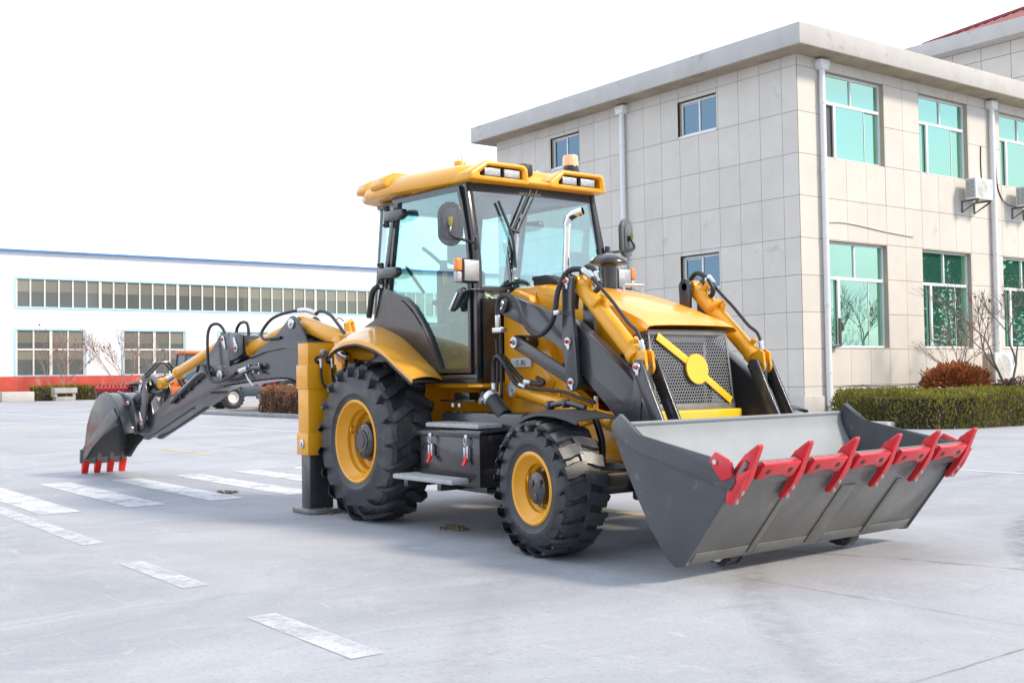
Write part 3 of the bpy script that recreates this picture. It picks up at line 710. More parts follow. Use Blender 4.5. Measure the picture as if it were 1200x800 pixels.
bm = NB()
for p in ((.66, -.50, 3.145), (-.72, -.55, 3.10), (.75, .30, 3.07)):
    ring = [V(p)+V((0, .022*math.cos(t), .028+.026*math.sin(t))) for t in (2*math.pi*i/16 for i in range(17))]; tube(bm, ring, .006, 6, 1)
mkc('lifting_eye', bm, 'zinc', roof)
bm = NB(); cyl(bm, (.30, .05, 3.08), (.30, .05, 3.12), .10, .085, 24, .01); cyl(bm, (.95, -.02, 3.02), (.95, -.02, 3.115), .085, .08, 24, .012); mkc('roof_vent', bm, 'plastic', roof)
bm = NB(); cyl(bm, (.86, .60, 3.03), (.86, .60, 3.135), .095, .085, 24); cyl(bm, (.86, .60, 3.135), (.86, .60, 3.18), .077, .074, 24, .006)
tube(bm, [(.86, .68, 3.085), (.88, .735, 3.08), (.92, .79, 3.0), (.92, .815, 2.92), (.92, .76, 2.86)], .012, 8)
bc = mk('beacon_base', bm, 'black', BH)
bm = NB(); lathe(bm, [(.071, .0), (.073, .02), (.070, .085), (.064, .10), (.0001, .102)], (.86, .60, 3.178), 'z', 32); mk('beacon_lens', bm, 'beacon', bc)

# ---- mirrors, headlamps
for s in (-1, 1):
    cx, cy, cz = 1.20, s*.97, 2.50
    bm = NB()
    sh = []
    for i in range(36):
        t = 2*math.pi*i/36; a = .105*math.cos(t); b = .105*math.sin(t)+(.075 if math.sin(t) > 0 else -.075)
        sh.append((a, b))
    dv = V((.45, s*-.89, 0)).normalized()      # the shell's back looks forward and a little outwards
    nv = V((.85, s*.52, 0)).normalized() if s < 0 else V((.95, .30, 0)).normalized()
    uv = V((0, 0, 1)).cross(nv)
    fm = lambda a, b, t: V((cx, cy, cz))+uv*a+V((0, 0, b))+nv*t
    prism(bm, sh, fm, -.025, .012, .012, 3); prism(bm, [(a*.62, b*.72) for a, b in sh], fm, .012, .022, .006, 2)
    mi = mk('mirror', bm, 'mirror', BH)
    bm = NB(); prism(bm, [(a*.93, b*.95) for a, b in sh], fm, -.028, -.0255); mk('mirror_glass', bm, 'rod', mi)
    bm = NB(); tube(bm, [fm(0, 0, .02), fm(0, -.02, .05), fm(.0, -.10, .075), (1.24, s*.86, 2.37), (1.21, s*.72, 2.35)], .013, 8, 5)
    cyl(bm, (1.21, s*.725, 2.31), (1.21, s*.725, 2.41), .024, None, 14, .005); cyl(bm, fm(0, -.005, .018), fm(0, -.005, .06), .025, None, 14, .004); mk('mirror_arm', bm, 'black', mi)
    bm = NB(); prism(bm, [(-.018, -.02), (.018, -.02), (.018, .05), (-.018, .05)], fm, .055, .062, .002); mk('mirror_tag', bm, mat('tag_green', (.10, .16, .05), .6) if s > 0 else mat('tag_olive', (.28, .26, .05), .6), mi)
    # headlamp on a bracket at the A pillar
    x0, yc, z0 = 1.30, s*.84, 2.115
    bm = NB(); box(bm, x0-.07, x0, yc-.085 if s < 0 else yc-.085, yc+.085, z0-.10, z0+.10, .02, 3)
    tube(bm, [(x0-.03, yc, z0-.10), (x0-.03, yc, z0-.15)], .02, 10, 1)
    prism(bm, [(1.18, 1.99), (1.32, 1.96), (1.32, 1.93), (1.20, 1.84)], XZ, *sorted((s*.72, s*.725)), .001)
    box(bm, 1.20, 1.32, *sorted((s*.725, s*.86)), 1.955, 1.965, .002)
    hl = mk('headlamp', bm, 'black', BH)
    bm = NB(); box(bm, x0, x0+.012, yc-.072, yc+.072, z0-.085, z0+.085, .004, 2); mk('headlamp_lens', bm, 'lamp', hl)
    yo = yc+s*.115
    bm = NB(); box(bm, x0-.05, x0+.004, yo-.030, yo+.030, z0-.005, z0+.10, .012, 3); mk('indicator_lens', bm, 'amber', hl)
    bm = NB(); box(bm, x0-.05, x0+.003, yo-.029, yo+.029, z0-.10, z0-.008, .012, 3); mk('position_lens', bm, 'lamp', hl)

# ---- rear fenders
def fender(s):
    """curved sheet: arc in x-z, outer edge lower than the inner one; a crown bulge runs along it"""
    inner = [(-.98, 1.58), (-.82, 1.69), (-.66, 1.735), (-.51, 1.745), (-.36, 1.735), (-.22, 1.70), (-.07, 1.655), (.07, 1.60), (.20, 1.535), (.33, 1.46), (.47, 1.38), (.59, 1.31), (.69, 1.235)]
    outer = [(-.46, 1.50), (-.40, 1.535), (-.31, 1.565), (-.20, 1.585), (-.08, 1.595), (.05, 1.595), (.18, 1.575), (.32, 1.545), (.46, 1.50), (.59, 1.44), (.72, 1.37), (.85, 1.305), (.965, 1.245)]
    inner = smoothpath([V((a, 0, b)) for a, b in inner], 3); outer = smoothpath([V((a, 0, b)) for a, b in outer], 3)
    bm = NB(); rows = []
    for pi, po in zip(inner, outer):
        row = []
        for k in range(7):
            t = k/6; p = pi.lerp(po, t); bulge = .022*math.sin(math.pi*min(1, t*1.05))**.8 if t < 1 else 0
            row.append(bm.verts.new((p.x, s*(.735+(1.21-.735)*t), p.z+bulge)))
        # turned-down lip
        row.append(bm.verts.new((po.x-.005, s*1.215, po.z-.045)))
        rows.append(row)
    for a, b in zip(rows, rows[1:]):
        for j in range(7): bm.faces.new((a[j], a[j+1], b[j+1], b[j]))
    bmesh.ops.recalc_face_normals(bm, faces=bm.faces[:])
    bmesh.ops.solidify(bm, geom=bm.faces[:], thickness=.008)
    f = mk('rear_fender', bm, 'yellow', BH, smooth=50)
    bm = NB(); tube(bm, [V((p.x-.003, s*1.214, p.z-.045)) for p in outer], .011, 8, 1); mk('fender_trim', bm, 'plastic', f)
    bm = NB(); rows = []
    for pi, po in zip(inner, outer): rows.append([bm.verts.new((pi.x, s*.74, pi.z-.02)), bm.verts.new((po.x, s*1.195, po.z-.03))])
    for a, b in zip(rows, rows[1:]): bm.faces.new((a[0], a[1], b[1], b[0]))
    mk('fender_lining', bm, 'plastic', f)
for s in (-1, 1): fender(s)

# ---- front fenders
for s in (-1, 1):
    bm = NB(); rows = []
    arc = []
    for i in range(19):
        t = R(160-i*4.2); rad = .585
        arc.append((2.66+rad*math.cos(t)*1.02, .435+rad*math.sin(t)*.99))
    arc.append((2.80, 1.008)); arc.append((2.93, .985)); arc.append((3.03, .960))
    for a, b in arc:
        rows.append([bm.verts.new((a, s*(.80+.40*k/4), b-(.012 if k in (0, 4) else 0))) for k in range(5)]+[bm.verts.new((a, s*1.21, b-.04))])
    for p, q in zip(rows, rows[1:]):
        for j in range(5): bm.faces.new((p[j], p[j+1], q[j+1], q[j]))
    bmesh.ops.recalc_face_normals(bm, faces=bm.faces[:]); bmesh.ops.solidify(bm, geom=bm.faces[:], thickness=.01)
    ff = mk('front_fender', bm, 'plastic', BH, smooth=50)
    bm = NB(); tube(bm, [(2.40, s*.95, 1.03), (2.62, s*.95, 1.055), (2.80, s*.93, 1.02)], .022, 10, 4); box(bm, 2.42, 2.45, s*.95-.03, s*.95+.03, 1.0, 1.07, .006); box(bm, 2.60, 2.63, s*.95-.03, s*.95+.03, 1.02, 1.085, .006)
    tube(bm, [(2.80, s*.86, 1.0), (2.82, s*.80, .80), (2.80, s*.78, .62)], .025, 10, 3); mkc('fender_bracket', bm, 'black', ff)

# ---- tool box, steps, tank (right side) and battery box (left side)
for s in (-1, 1):
    y0, y1 = sorted((s*.72, s*1.10))
    bm = NB(); box(bm, .90, 1.75, y0, y1, .40, .81, .012, 2); box(bm, 1.0, 1.7, *sorted((s*.8, s*1.0)), .35, .40, .005); tb = mk('tool_box', bm, 'black', BH)
    bm = NB(); prism(bm, [(s*1.125, .785), (s*1.125, .822), (s*1.11, .838), (s*.70, .848), (s*.70, .83), (s*1.105, .818), (s*1.108, .785)], lambda a, b, t: V((t, a, b)), .89, 1.79, .003); mk('box_lid', bm, 'black', tb)
    bm = NB(); box(bm, .97, 1.72, *sorted((s*.80, s*1.09)), .850, .885, .008)
    for k in range(11): box(bm, .99+k*.066, 1.02+k*.066, *sorted((s*.82, s*1.07)), .885, .889, .001)
    mk('box_step', bm, 'step', tb)
    for xx in (1.10, 1.61):
        bm = NB(); box(bm, xx-.020, xx+.020, *sorted((s*1.126, s*1.134)), .775, .805, .003); ring = [(xx+.016*math.cos(t), s*1.136, .755+.03*math.sin(t)) for t in (2*math.pi*i/14 for i in range(15))]; tube(bm, ring, .005, 6, 1)
        box(bm, xx-.03, xx-.012, *sorted((s*1.105, s*1.135)), .62, .71, .003); box(bm, xx+.012, xx+.03, *sorted((s*1.105, s*1.135)), .62, .71, .003); box(bm, xx-.012, xx+.012, *sorted((s*1.103, s*1.12)), .63, .72, .003)
        la = mk('box_latch', bm, 'zinc', tb)
        bm = NB(); prism(bm, [(s*1.135, .65), (s*1.145, .60), (s*1.165, .575), (s*1.155, .565), (s*1.125, .60), (s*1.118, .65)], lambda a, b, t: V((t, a, b)), xx-.018, xx+.018, .003)
        # the handle is the latch's own red end
        b2 = NB(); b2.from_mesh(la.data); tmp = bpy.data.meshes.new('tmp'); bm.transform(Matrix.Translation(-WPOS[la.name])); bm.to_mesh(tmp); bm.free(); n0 = len(b2.faces); b2.from_mesh(tmp); b2.faces.ensure_lookup_table()
        for f in b2.faces[n0:]: f.material_index = 1
        b2.to_mesh(la.data); b2.free(); la.data.materials.append(M['tooth_red'])
    bm = NB(); box(bm, .72, 1.60, *sorted((s*1.02, s*1.26)), .425, .462, .008)
    for k in range(5): box(bm, .74, 1.58, *sorted((s*(1.045+k*.045), s*(1.065+k*.045))), .462, .468, .002)
    mk('lower_step', bm, 'step', BH)
    bm = NB(); box(bm, .80, .86, *sorted((s*.9, s*1.2)), .36, .42, .005); box(bm, 1.30, 1.36, *sorted((s*.9, s*1.2)), .36, .42, .005); mkc('step_bracket', bm, 'black', BH)
    bm = NB(); box(bm, .84, 1.98, *sorted((s*.50, s*.86)), .60, .965, .035, 3); tk = mk('fuel_tank', bm, 'black', BH)
    bm = NB(); cyl(bm, (1.68, s*.80, .94), (1.50, s*.80, 1.08), .062, None, 20); mk('filler_neck', bm, 'plastic', tk)
    bm = NB(); cyl(bm, (1.52, s*.80, 1.065), (1.475, s*.80, 1.10), .070, .070, 20, .01); cyl(bm, (1.48, s*.81, 1.08), (1.40, s*.83, 1.06), .02); bolt(bm, (1.41, s*.83, 1.06), (-.2, s, 0), .03, .02); mk('tank_cap', bm, 'zinc', tk)
# cab mounts under the floor
bm = NB(); box(bm, .62, 1.15, -.72, -.50, 1.045, 1.06, .003); cyl(bm, (1.15, -.60, 1.07), (1.15, -.60, 1.15), .07, .05, 20, .01); box(bm, .75, .98, -.66, -.55, 1.06, 1.12, .01); mk('cab_mount', bm, 'black', BH)
bm = NB()
for xx in (.80, .90): cyl(bm, (xx, -.70, 1.03), (xx, -.70, 1.0), .02, .02, 12)
cyl(bm, (1.15, -.62, 1.06), (1.15, -.62, 1.03), .02, .012, 12); mkc('mount_bolt', bm, 'zinc', BH)
bm = NB(); box(bm, 1.05, 1.26, -.72, -.52, 1.165, 1.19, .004); mk('mount_bracket', bm, 'yellow', BH)

# ---- loader arms, levers, links, cylinders
def pinplate(bm, p, axis, k=1., mi=0, mid=1):
    """zinc keeper plate with a red-capped pin"""
    p = V(p); a = V(axis).normalized(); cyl(bm, p, p+a*.012*k, .036*k, .034*k, 24, 0, mi); cyl(bm, p+a*.012*k, p+a*.03*k, .016*k, .013*k, 14, 0, mid)
    box(bm, p.x-.012*k, p.x+.020*k, *sorted((p.y, p.y+a.y*.009)), p.z-.062*k, p.z-.02*k, .004, 2, mi) if abs(a.y) > .9 else None
def arcpts(cx, cz, r, a0, a1, n=7): return [(cx+r*math.cos(R(a0+(a1-a0)*i/n)), cz+r*math.sin(R(a0+(a1-a0)*i/n))) for i in range(n+1)]
for s in (-1, 1):
    Y = lambda a, b: sorted((s*a, s*b))
    bm = NB()
    arm = arcpts(1.50, 1.83, .085, 75, 250, 8)+[(1.75, 1.655), (2.16, 1.50), (2.33, 1.38), (2.51, 1.215), (2.84, .94), (3.10, .70), (3.45, .30), (3.70, .03)]+arcpts(3.80, .105, .085, 225, 400, 8)+[(3.62, .40), (3.46, .60), (3.22, .86), (3.10, 1.06), (3.03, 1.20), (2.70, 1.44), (2.36, 1.665), (2.18, 1.715), (1.62, 1.885)]
    prism(bm, arm, XZ, *Y(.565, .665), .010, 2)
    ao = mk('loader_arm', bm, 'char', BH)
    bm = NB()
    cyl(bm, (1.50, s*.45, 1.83), (1.50, s*.69, 1.83), .07, None, 24, .006); cyl(bm, (1.68, s*.45, 1.52), (1.68, s*.69, 1.52), .058, None, 24, .006)
    cyl(bm, (2.42, s*.50, 1.20), (2.42, s*.70, 1.20), .055, None, 24, .004)
    mkc('pivot_boss', bm, 'black', BH)
    bm = NB()
    for px, pz, yy in ((1.50, 1.83, .69), (1.68, 1.52, .695)):
        cyl(bm, (px, s*yy, pz), (px, s*(yy+.014), pz), .046, .044, 28); cyl(bm, (px, s*(yy+.014), pz), (px, s*(yy+.034), pz), .024, .020, 16); cyl(bm, (px, s*(yy+.034), pz), (px, s*(yy+.052), pz), .012, .010, 12, 0, 1)
    for px, pz in ((2.38, 1.95), (2.39, 1.50), (2.42, 1.20)): pinplate(bm, (px, s*.734, pz), (0, s, 0), .95)
    pinplate(bm, (3.08, s*.690, 1.30), (0, s, 0), .95); pinplate(bm, (3.02, s*.66, .80), (0, s, 0), .8)
    mkc('pivot_pin', bm, ['zinc', 'red_dot'], BH)
    bm = NB()
    lev = arcpts(2.38, 1.95, .066, 10, 170, 8)+[(2.335, 1.70), (2.315, 1.56), (2.318, 1.45), (2.355, 1.30)]+arcpts(2.42, 1.20, .070, 180, 360, 8)+[(2.475, 1.40), (2.465, 1.52), (2.435, 1.66), (2.432, 1.78)]
    prism(bm, lev, XZ, *Y(.700, .732), .006, 2); prism(bm, lev, XZ, *Y(.500, .530), .006, 2)
    cyl(bm, (2.38, s*.5, 1.95), (2.38, s*.735, 1.95), .03); cyl(bm, (2.39, s*.5, 1.50), (2.39, s*.735, 1.50), .04); cyl(bm, (2.42, s*.5, 1.20), (2.42, s*.735, 1.20), .03)
    mk('bell_crank', bm, 'char', BH)
    bm = NB()
    a, b = V((1.68, 1.52)), V((2.42, 1.20)); d = (b-a).normalized(); n = V((-d.y, d.x))*.055
    prism(bm, [tuple(a+n-d*.03), tuple(a-n-d*.03), tuple(b-n+d*.03), tuple(b+n+d*.03)], XZ, *Y(.670, .696), .012, 2)
    mkc('levelling_link', bm, 'char', BH)
    # tilt cylinder
    yc = s*.615
    bm = NB(); a = V((2.38, yc, 1.95)); b = V((3.08, yc, 1.30)); u = (b-a).normalized()
    cyl(bm, a+u*.045, a+u*.84, .064, None, 28, .006); cyl(bm, a+u*.80, a+u*.855, .072, None, 28, .006); cyl(bm, a+V((0, -.05, 0)), a+V((0, .05, 0)), .055, None, 20, .006); cyl(bm, a+u*.32+V((0, 0, .05)), a+u*.36+V((0, 0, .055)), .076, .076, 20, .004)
    nx = V((-u.z, 0, u.x)); nx = nx if nx.z > 0 else -nx
    cyl(bm, a+u*.76+nx*.05, a+u*.76+nx*.10, .022, None, 14); cyl(bm, a+u*.10+nx*.05, a+u*.10+nx*.11, .024, None, 14); box(bm, *sorted(((a+u*.36+nx*.06).x-.02, (a+u*.36+nx*.06).x+.02)), yc-.02, yc+.02, (a+u*.36+nx*.06).z-.02, (a+u*.36+nx*.06).z+.05, .004)
    tc_ = mk('tilt_cylinder', bm, 'yellow', BH)
    bm = NB(); cyl(bm, a+u*.85, b-u*.06, .035, None, 20); mk('piston_rod', bm, 'rod', tc_)
    bm = NB()
    cl = [(3.055, 1.415), (2.985, 1.36), (3.02, 1.30), (3.045, 1.255)]+arcpts(3.08, 1.30, .06, 240, 400, 6)+[(3.13, 1.40), (3.095, 1.425)]
    for ya, yb in ((.567, .590), (.636, .659)): prism(bm, cl, XZ, *Y(ya, yb), .006, 2)
    prism(bm, [(2.99, 1.36), (3.02, 1.34), (3.085, 1.40), (3.06, 1.43)], XZ, *Y(.590, .636), .004)
    mk('cylinder_clevis', bm, 'yellow', tc_)
    bm = NB()   # bucket links
    a, b = V((3.08, 1.30)), V((3.36, .74)); d = (b-a).normalized(); n = V((-d.y, d.x))
    lk = [tuple(a+n*.055-d*.03), tuple(a-d*.06), tuple(a-n*.055-d*.03), tuple(a-n*.05+d*.2), tuple(b-n*.055), tuple(b+d*.06), tuple(b+n*.055), tuple(a+n*.05+d*.2)]
    for ya, yb in ((.664, .690), (.505, .530)): prism(bm, lk, XZ, *Y(ya, yb), .006, 2)
    cyl(bm, (3.08, s*.50, 1.30), (3.08, s*.69, 1.30), .032); cyl(bm, (3.36, s*.50, .74), (3.36, s*.70, .74), .035)
    mkc('bucket_link', bm, 'char', BH)
    bm = NB(); a, b = V((3.08, 1.30)), V((3.02, .80)); d = (b-a).normalized(); n = V((-d.y, d.x))*.045
    prism(bm, [tuple(a+n-d*.04), tuple(a-n-d*.04), tuple(b-n+d*.04), tuple(b+n+d*.04)], XZ, *Y(.667, .673), .002); prism(bm, [tuple(a+n-d*.04), tuple(a-n-d*.04), tuple(b-n+d*.04), tuple(b+n+d*.04)], XZ, *Y(.594, .632), .006)
    mkc('guide_link', bm, 'char', BH)
    # lift cylinder
    yc = s*.575
    bm = NB(); a = V((1.55, yc, 1.15)); b = V((2.98, yc, .845)); u = (b-a).normalized()
    cyl(bm, a, a+u*1.17, .060, None, 28, .006); cyl(bm, a+u*1.13, a+u*1.20, .068, None, 28, .006); cyl(bm, a+V((0, -.055, 0)), a+V((0, .055, 0)), .075, None, 24, .008)
    cyl(bm, a+u*.98+V((0, 0, .05)), a+u*.98+V((0, 0, .10)), .02, None, 12); cyl(bm, a+u*.55+V((0, 0, .04)), a+u*.55+V((0, 0, .09)), .014, None, 12); cyl(bm, a+u*.18+V((0, 0, .05)), a+u*.18+V((0, 0, .10)), .02, None, 12)
    lc = mk('lift_cylinder', bm, 'yellow', BH)
    bm = NB(); cyl(bm, a+u*1.18, b-u*.10, .034, None, 20); mk('piston_rod', bm, 'rod', lc)
    bm = NB(); e = a+u*1.26
    cl = [(e.x, e.z+.065), (e.x, e.z-.055), (e.x+.14, e.z-.11), (b.x+.05, b.z-.03), (b.x+.05, b.z+.05), (e.x+.10, e.z+.04)]
    for ya, yb in ((.53, .552), (.598, .620)): prism(bm, cl, XZ, *Y(ya, yb), .006, 2)
    prism(bm, [(e.x-.005, e.z+.06), (e.x-.005, e.z-.05), (e.x+.03, e.z-.06), (e.x+.03, e.z+.05)], XZ, *Y(.552, .598), .003)
    mk('cylinder_clevis', bm, 'yellow', lc)
    bm = NB(); cyl(bm, a+V((0, s*.056, 0)), a+V((0, s*.064, 0)), .062, .060, 28); bolt(bm, a+V((0, s*.064, 0)), (0, s, 0), .018, .01); cyl(bm, a+u*.98+V((0, 0, .10)), a+u*.98+V((0, 0, .15)), .017, .017, 12); mk('cylinder_pin', bm, 'zinc', lc)
    # hoses
    H = lambda pts, off=0.: [V((x, s*(y+off), z)) for x, y, z in pts]
    bm = NB()
    q = [(1.56, .77, 1.66), (1.56, .77, 1.79), (1.59, .77, 1.87), (1.69, .77, 1.89), (1.80, .77, 1.83), (1.90, .78, 1.70), (1.99, .79, 1.61), (2.10, .79, 1.56), (2.21, .785, 1.60), (2.29, .78, 1.70), (2.32, .765, 1.88), (2.38, .73, 2.01), (2.46, .69, 2.035), (2.53, .65, 2.0)]
    tube(bm, H(q), .021, 12, 5)
    mk('hydraulic_hose', bm, 'hose', BH)
    bm = NB(); tube(bm, H([(2.53, .65, 2.0), (2.60, .635, 1.93), (2.70, .63, 1.84), (2.78, .63, 1.77), (2.93, .63, 1.62), (3.02, .63, 1.555), (3.07, .625, 1.46)]), .013, 10, 5); mk('hydraulic_hose', bm, 'hose', BH)
    bm = NB(); tube(bm, H([(2.30, .58, 1.75), (2.34, .58, 1.95), (2.42, .58, 2.05), (2.50, .58, 2.045), (2.58, .585, 1.97), (2.60, .60, 1.90), (2.55, .61, 1.86), (2.50, .61, 1.90)]), .020, 12, 5); mk('hydraulic_hose', bm, 'hose', BH)
    bm = NB(); cyl(bm, H([(2.49, .67, 2.03)])[0], H([(2.57, .64, 1.965)])[0], .024, None, 14, .004); cyl(bm, H([(2.545, .583, 2.01)])[0], H([(2.595, .595, 1.93)])[0], .024, None, 14, .004)
    cyl(bm, H([(3.055, .627, 1.49)])[0], H([(3.07, .622, 1.42)])[0], .020, None, 12, .003); cyl(bm, H([(1.56, .77, 1.64)])[0], H([(1.56, .77, 1.74)])[0], .022, None, 12, .003)
    box(bm, 2.30, 2.345, *Y(.735, .80), 1.70, 1.735, .004); box(bm, 1.52, 1.64, *Y(.735, .80), 1.60, 1.64, .004)
    mkc('hose_fitting', bm, 'zinc', BH)
    bm = NB(); tube(bm, H([(1.40, .70, 1.10), (1.40, .70, 1.33), (1.45, .72, 1.40), (1.51, .73, 1.41), (1.58, .73, 1.36), (1.63, .71, 1.27), (1.68, .69, 1.20), (1.74, .67, 1.17)]), .021, 12, 5); mk('hydraulic_hose', bm, 'hose', BH)
    bm = NB(); tube(bm, H([(1.36, .66, 1.12), (1.37, .66, 1.33), (1.43, .67, 1.41), (1.50, .68, 1.415), (1.58, .67, 1.34), (1.65, .66, 1.27), (1.73, .65, 1.215), (1.80, .63, 1.20), (1.90, .61, 1.185), (1.92, .60, 1.205), (1.83, .59, 1.235)]), .019, 12, 5); mk('hydraulic_hose', bm, 'hose', BH)
    bm = NB(); tube(bm, H([(1.74, .67, 1.17), (1.86, .64, 1.15), (2.0, .63, 1.14), (2.12, .625, 1.135), (2.2, .62, 1.125), (2.40, .615, 1.075), (2.53, .605, 1.05)]), .013, 10, 4); mk('hydraulic_hose', bm, 'hose', BH)
    bm = NB(); tube(bm, H([(1.44, .70, 1.55), (1.455, .70, 1.32), (1.44, .70, 1.10), (1.47, .68, 1.06)]), .013, 10, 4); tube(bm, H([(1.50, .70, 1.60), (1.505, .70, 1.32), (1.50, .70, 1.10), (1.47, .68, 1.05)]), .013, 10, 4); mkc('hydraulic_pipe', bm, 'hose', BH)
    bm = NB(); cyl(bm, H([(1.40, .70, 1.09)])[0], H([(1.40, .70, 1.20)])[0], .024, None, 12, .003); cyl(bm, H([(1.36, .66, 1.10)])[0], H([(1.36, .66, 1.20)])[0], .023, None, 12, .003); cyl(bm, H([(1.70, .68, 1.185)])[0], H([(1.77, .66, 1.165)])[0], .023, None, 12, .003); cyl(bm, H([(1.74, .65, 1.21)])[0], H([(1.80, .63, 1.20)])[0], .023, None, 12, .003)
    mkc('hose_fitting', bm, 'zinc', BH)
# name plate on the right side of the hood tower
bm = NB(); box(bm, 1.40, 1.66, -.522, -.516, 1.325, 1.40, .002); 
for xx in (1.42, 1.64): box(bm, xx-.01, xx+.01, -.517, -.500, 1.33, 1.39)
npl = mk('name_plate', bm, 'label', BH)
def text(body, size, place, mat_, parent, name, ext=.001):
    cu = bpy.data.curves.new('t', 'FONT'); cu.body = body; cu.size = size; cu.extrude = ext; cu.align_x = 'CENTER'; cu.align_y = 'CENTER'
    to = bpy.data.objects.new('t', cu); COL.objects.link(to); dg = bpy.context.evaluated_depsgraph_get(); dg.update()
    me = bpy.data.meshes.new_from_object(to.evaluated_get(dg)); bpy.data.objects.remove(to); bm = NB(); bm.from_mesh(me); bm.transform(place); return mk(name, bm, mat_, parent)
text('C  JILJ', .050, Matrix.Translation((1.53, -.523, 1.362)) @ Matrix.Rotation(R(90), 4, 'X'), 'ink', npl, 'plate_lettering')

# ---- loader bucket, tipped back, resting just above the ground
YAW = Matrix.Translation((3.9, 0, 0)) @ Matrix.Rotation(R(2.2), 4, 'Z') @ Matrix.Translation((-3.9, 0, 0))
def bmk(name, bm, m, parent=None, **k): bm.transform(YAW); return mk(name, bm, m, parent or BH, **k)
back = [(3.395, .925), (3.40, .86), (3.425, .80), (3.50, .65), (3.60, .47), (3.70, .305), (3.82, .145), (3.885, .095), (3.945, .105)]
lip = (4.36, .640); U = V((lip[0]-3.945, lip[1]-.105)).normalized(); NO = V((U.y, -U.x))     # along the floor / outwards
def thick(poly, t):
    out = []
    for i, p in enumerate(poly):
        a = V(poly[max(i-1, 0)]); b = V(poly[min(i+1, len(poly)-1)]); d = (b-a).normalized(); out.append(tuple(V(p)+V((d.y, -d.x))*-t))
    return out
bm = NB(); prism(bm, back+thick(back, .014)[::-1], XZ, -1.185, 1.185, .002)
prism(bm, [(3.375, .945), (3.375, .89), (3.395, .89), (3.42, .93), (3.42, .945)], XZ, -1.185, 1.185, .004)
bkt = bmk('loader_bucket', bm, ['bucket_in'])
bm = NB(); f0 = V((3.945, .105)); f1 = V(lip)
prism(bm, [tuple(f0), tuple(f1), tuple(f1-NO*.016), tuple(f0-NO*.016)], XZ, -1.185, 1.185, .002)
bmk('bucket_floor', bm, 'bucket_fl', bkt)
bm = NB()
for yc, wd in ((-.62, .05), (.02, .15), (.60, .05)):
    q0 = f0+U*.03; q1 = f0+U*.53
    prism(bm, [tuple(q0+NO*.001), tuple(q0+NO*.010), tuple(q1+NO*.010), tuple(q1+NO*.001)], XZ, yc-wd/2, yc+wd/2, .002)
q0 = f0+U*.01; q1 = f0+U*.09
for y0, y1 in ((-1.15, -.66), (-.58, -.07), (.11, .56), (.64, 1.15)): prism(bm, [tuple(q0+NO*.0005), tuple(q0+NO*.005), tuple(q1+NO*.005), tuple(q1+NO*.0005)], XZ, y0, y1, .001)
bm.transform(YAW); mkc('wear_strip', bm, 'bucket_fl', bkt, gap=.0002)
bm = NB(); q0 = f1-U*.035; q1 = f1+U*.135
prism(bm, [tuple(q0+NO*.001), tuple(q0+NO*.018), tuple(q1-U*.03+NO*.018), tuple(q1+NO*.004), tuple(q1-NO*.006), tuple(f1-NO*.016), tuple(f1-U*.002+NO*.001)], XZ, -1.21, 1.21, .003)
bmk('cutting_edge', bm, 'steel', bkt)
for s in (-1, 1):
    side = [(3.445, 1.0), (3.375, .93), (3.385, .86), (3.41, .79), (3.49, .64), (3.59, .46), (3.69, .295), (3.81, .135), (3.88, .085), (3.95, .095), (4.365, .635), (4.33, .735), (3.62, .865)]
    bm = NB(); prism(bm, side, XZ, *sorted((s*1.185, s*1.205)), .003, 2)
    # reinforcing plate along the upper edge
    prism(bm, [(3.448, 1.004), (3.37, .935), (3.385, .855), (3.62, .765), (4.335, .575), (4.375, .633), (4.335, .742), (3.622, .870)], XZ, *sorted((s*1.205, s*1.224)), .004, 2)
    bmk('bucket_side', bm, 'bucket', bkt)
bm = NB()
for s in (-1, 1):
    for ya in (.52, .64):
        prism(bm, [(3.30, .80), (3.38, .82), (3.49, .64), (3.68, .30), (3.83, .11)]+arcpts(3.80, .10, .075, 330, 190, 6)+[(3.55, .42), (3.33, .66)], XZ, *sorted((s*(ya+.03), s*(ya+.055))), .004)
    cyl(bm, (3.80, s*.50, .105), (3.80, s*.72, .105), .035)
bm.transform(YAW); mkc('bucket_ear', bm, 'char', bkt)
bm = NB()
for s in (-1, 1): cyl(bm, (3.80, s*.72, .105), (3.80, s*.735, .105), .05, .05, 24)
bm.transform(YAW); mkc('ear_pin', bm, 'zinc', bkt)
bm = NB()
for s in (-1, 1): tube(bm, [(x+.012, s*1.178, z+.012) for x, z in back], .010, 6, 2)
tube(bm, [tuple(V((f1.x, 0, f1.y))+V((-.025, y, -.022))+V((.004*math.sin(y*90), 0, .004*math.cos(y*70)))) for y in [-1.18+2.36*i/60 for i in range(61)]], .007, 6, 1)
bm.transform(YAW); mkc('weld_bead', bm, 'steel', bkt)
# red bolt-on edge segments and teeth
f2_ = f1+U*.115
def FL(u, n, y): p = f2_+U*u+NO*n; return V((p.x, y, p.y))
ty = [-1.165+i*2.33/5 for i in range(6)]
for i in range(5):
    y0, y1 = ty[i]+.075, ty[i+1]-.055; w2 = (y1-y0); bm = NB()
    ol = [(y0, .03), (y1, .03), (y1, -.085), (y1-w2*.16, -.085)]+[(y0+w2*(.84-.68*k/8), -.085+.038*math.sin(math.pi*k/8)) for k in range(1, 8)]+[(y0+w2*.16, -.085), (y0, -.085)]
    prism(bm, ol, lambda a, b, t: FL(b, t, a), .019, .050, .006, 2)
    seg = bmk('edge_segment', bm, 'red', bkt)
    bm = NB()
    for yy in (y0+w2*.20, y1-w2*.20): cyl(bm, FL(-.025, .0495, yy), FL(-.025, .0515, yy), .019, .019, 18)
    bm.transform(YAW); mkc('bolt_hole', bm, 'ink', seg)
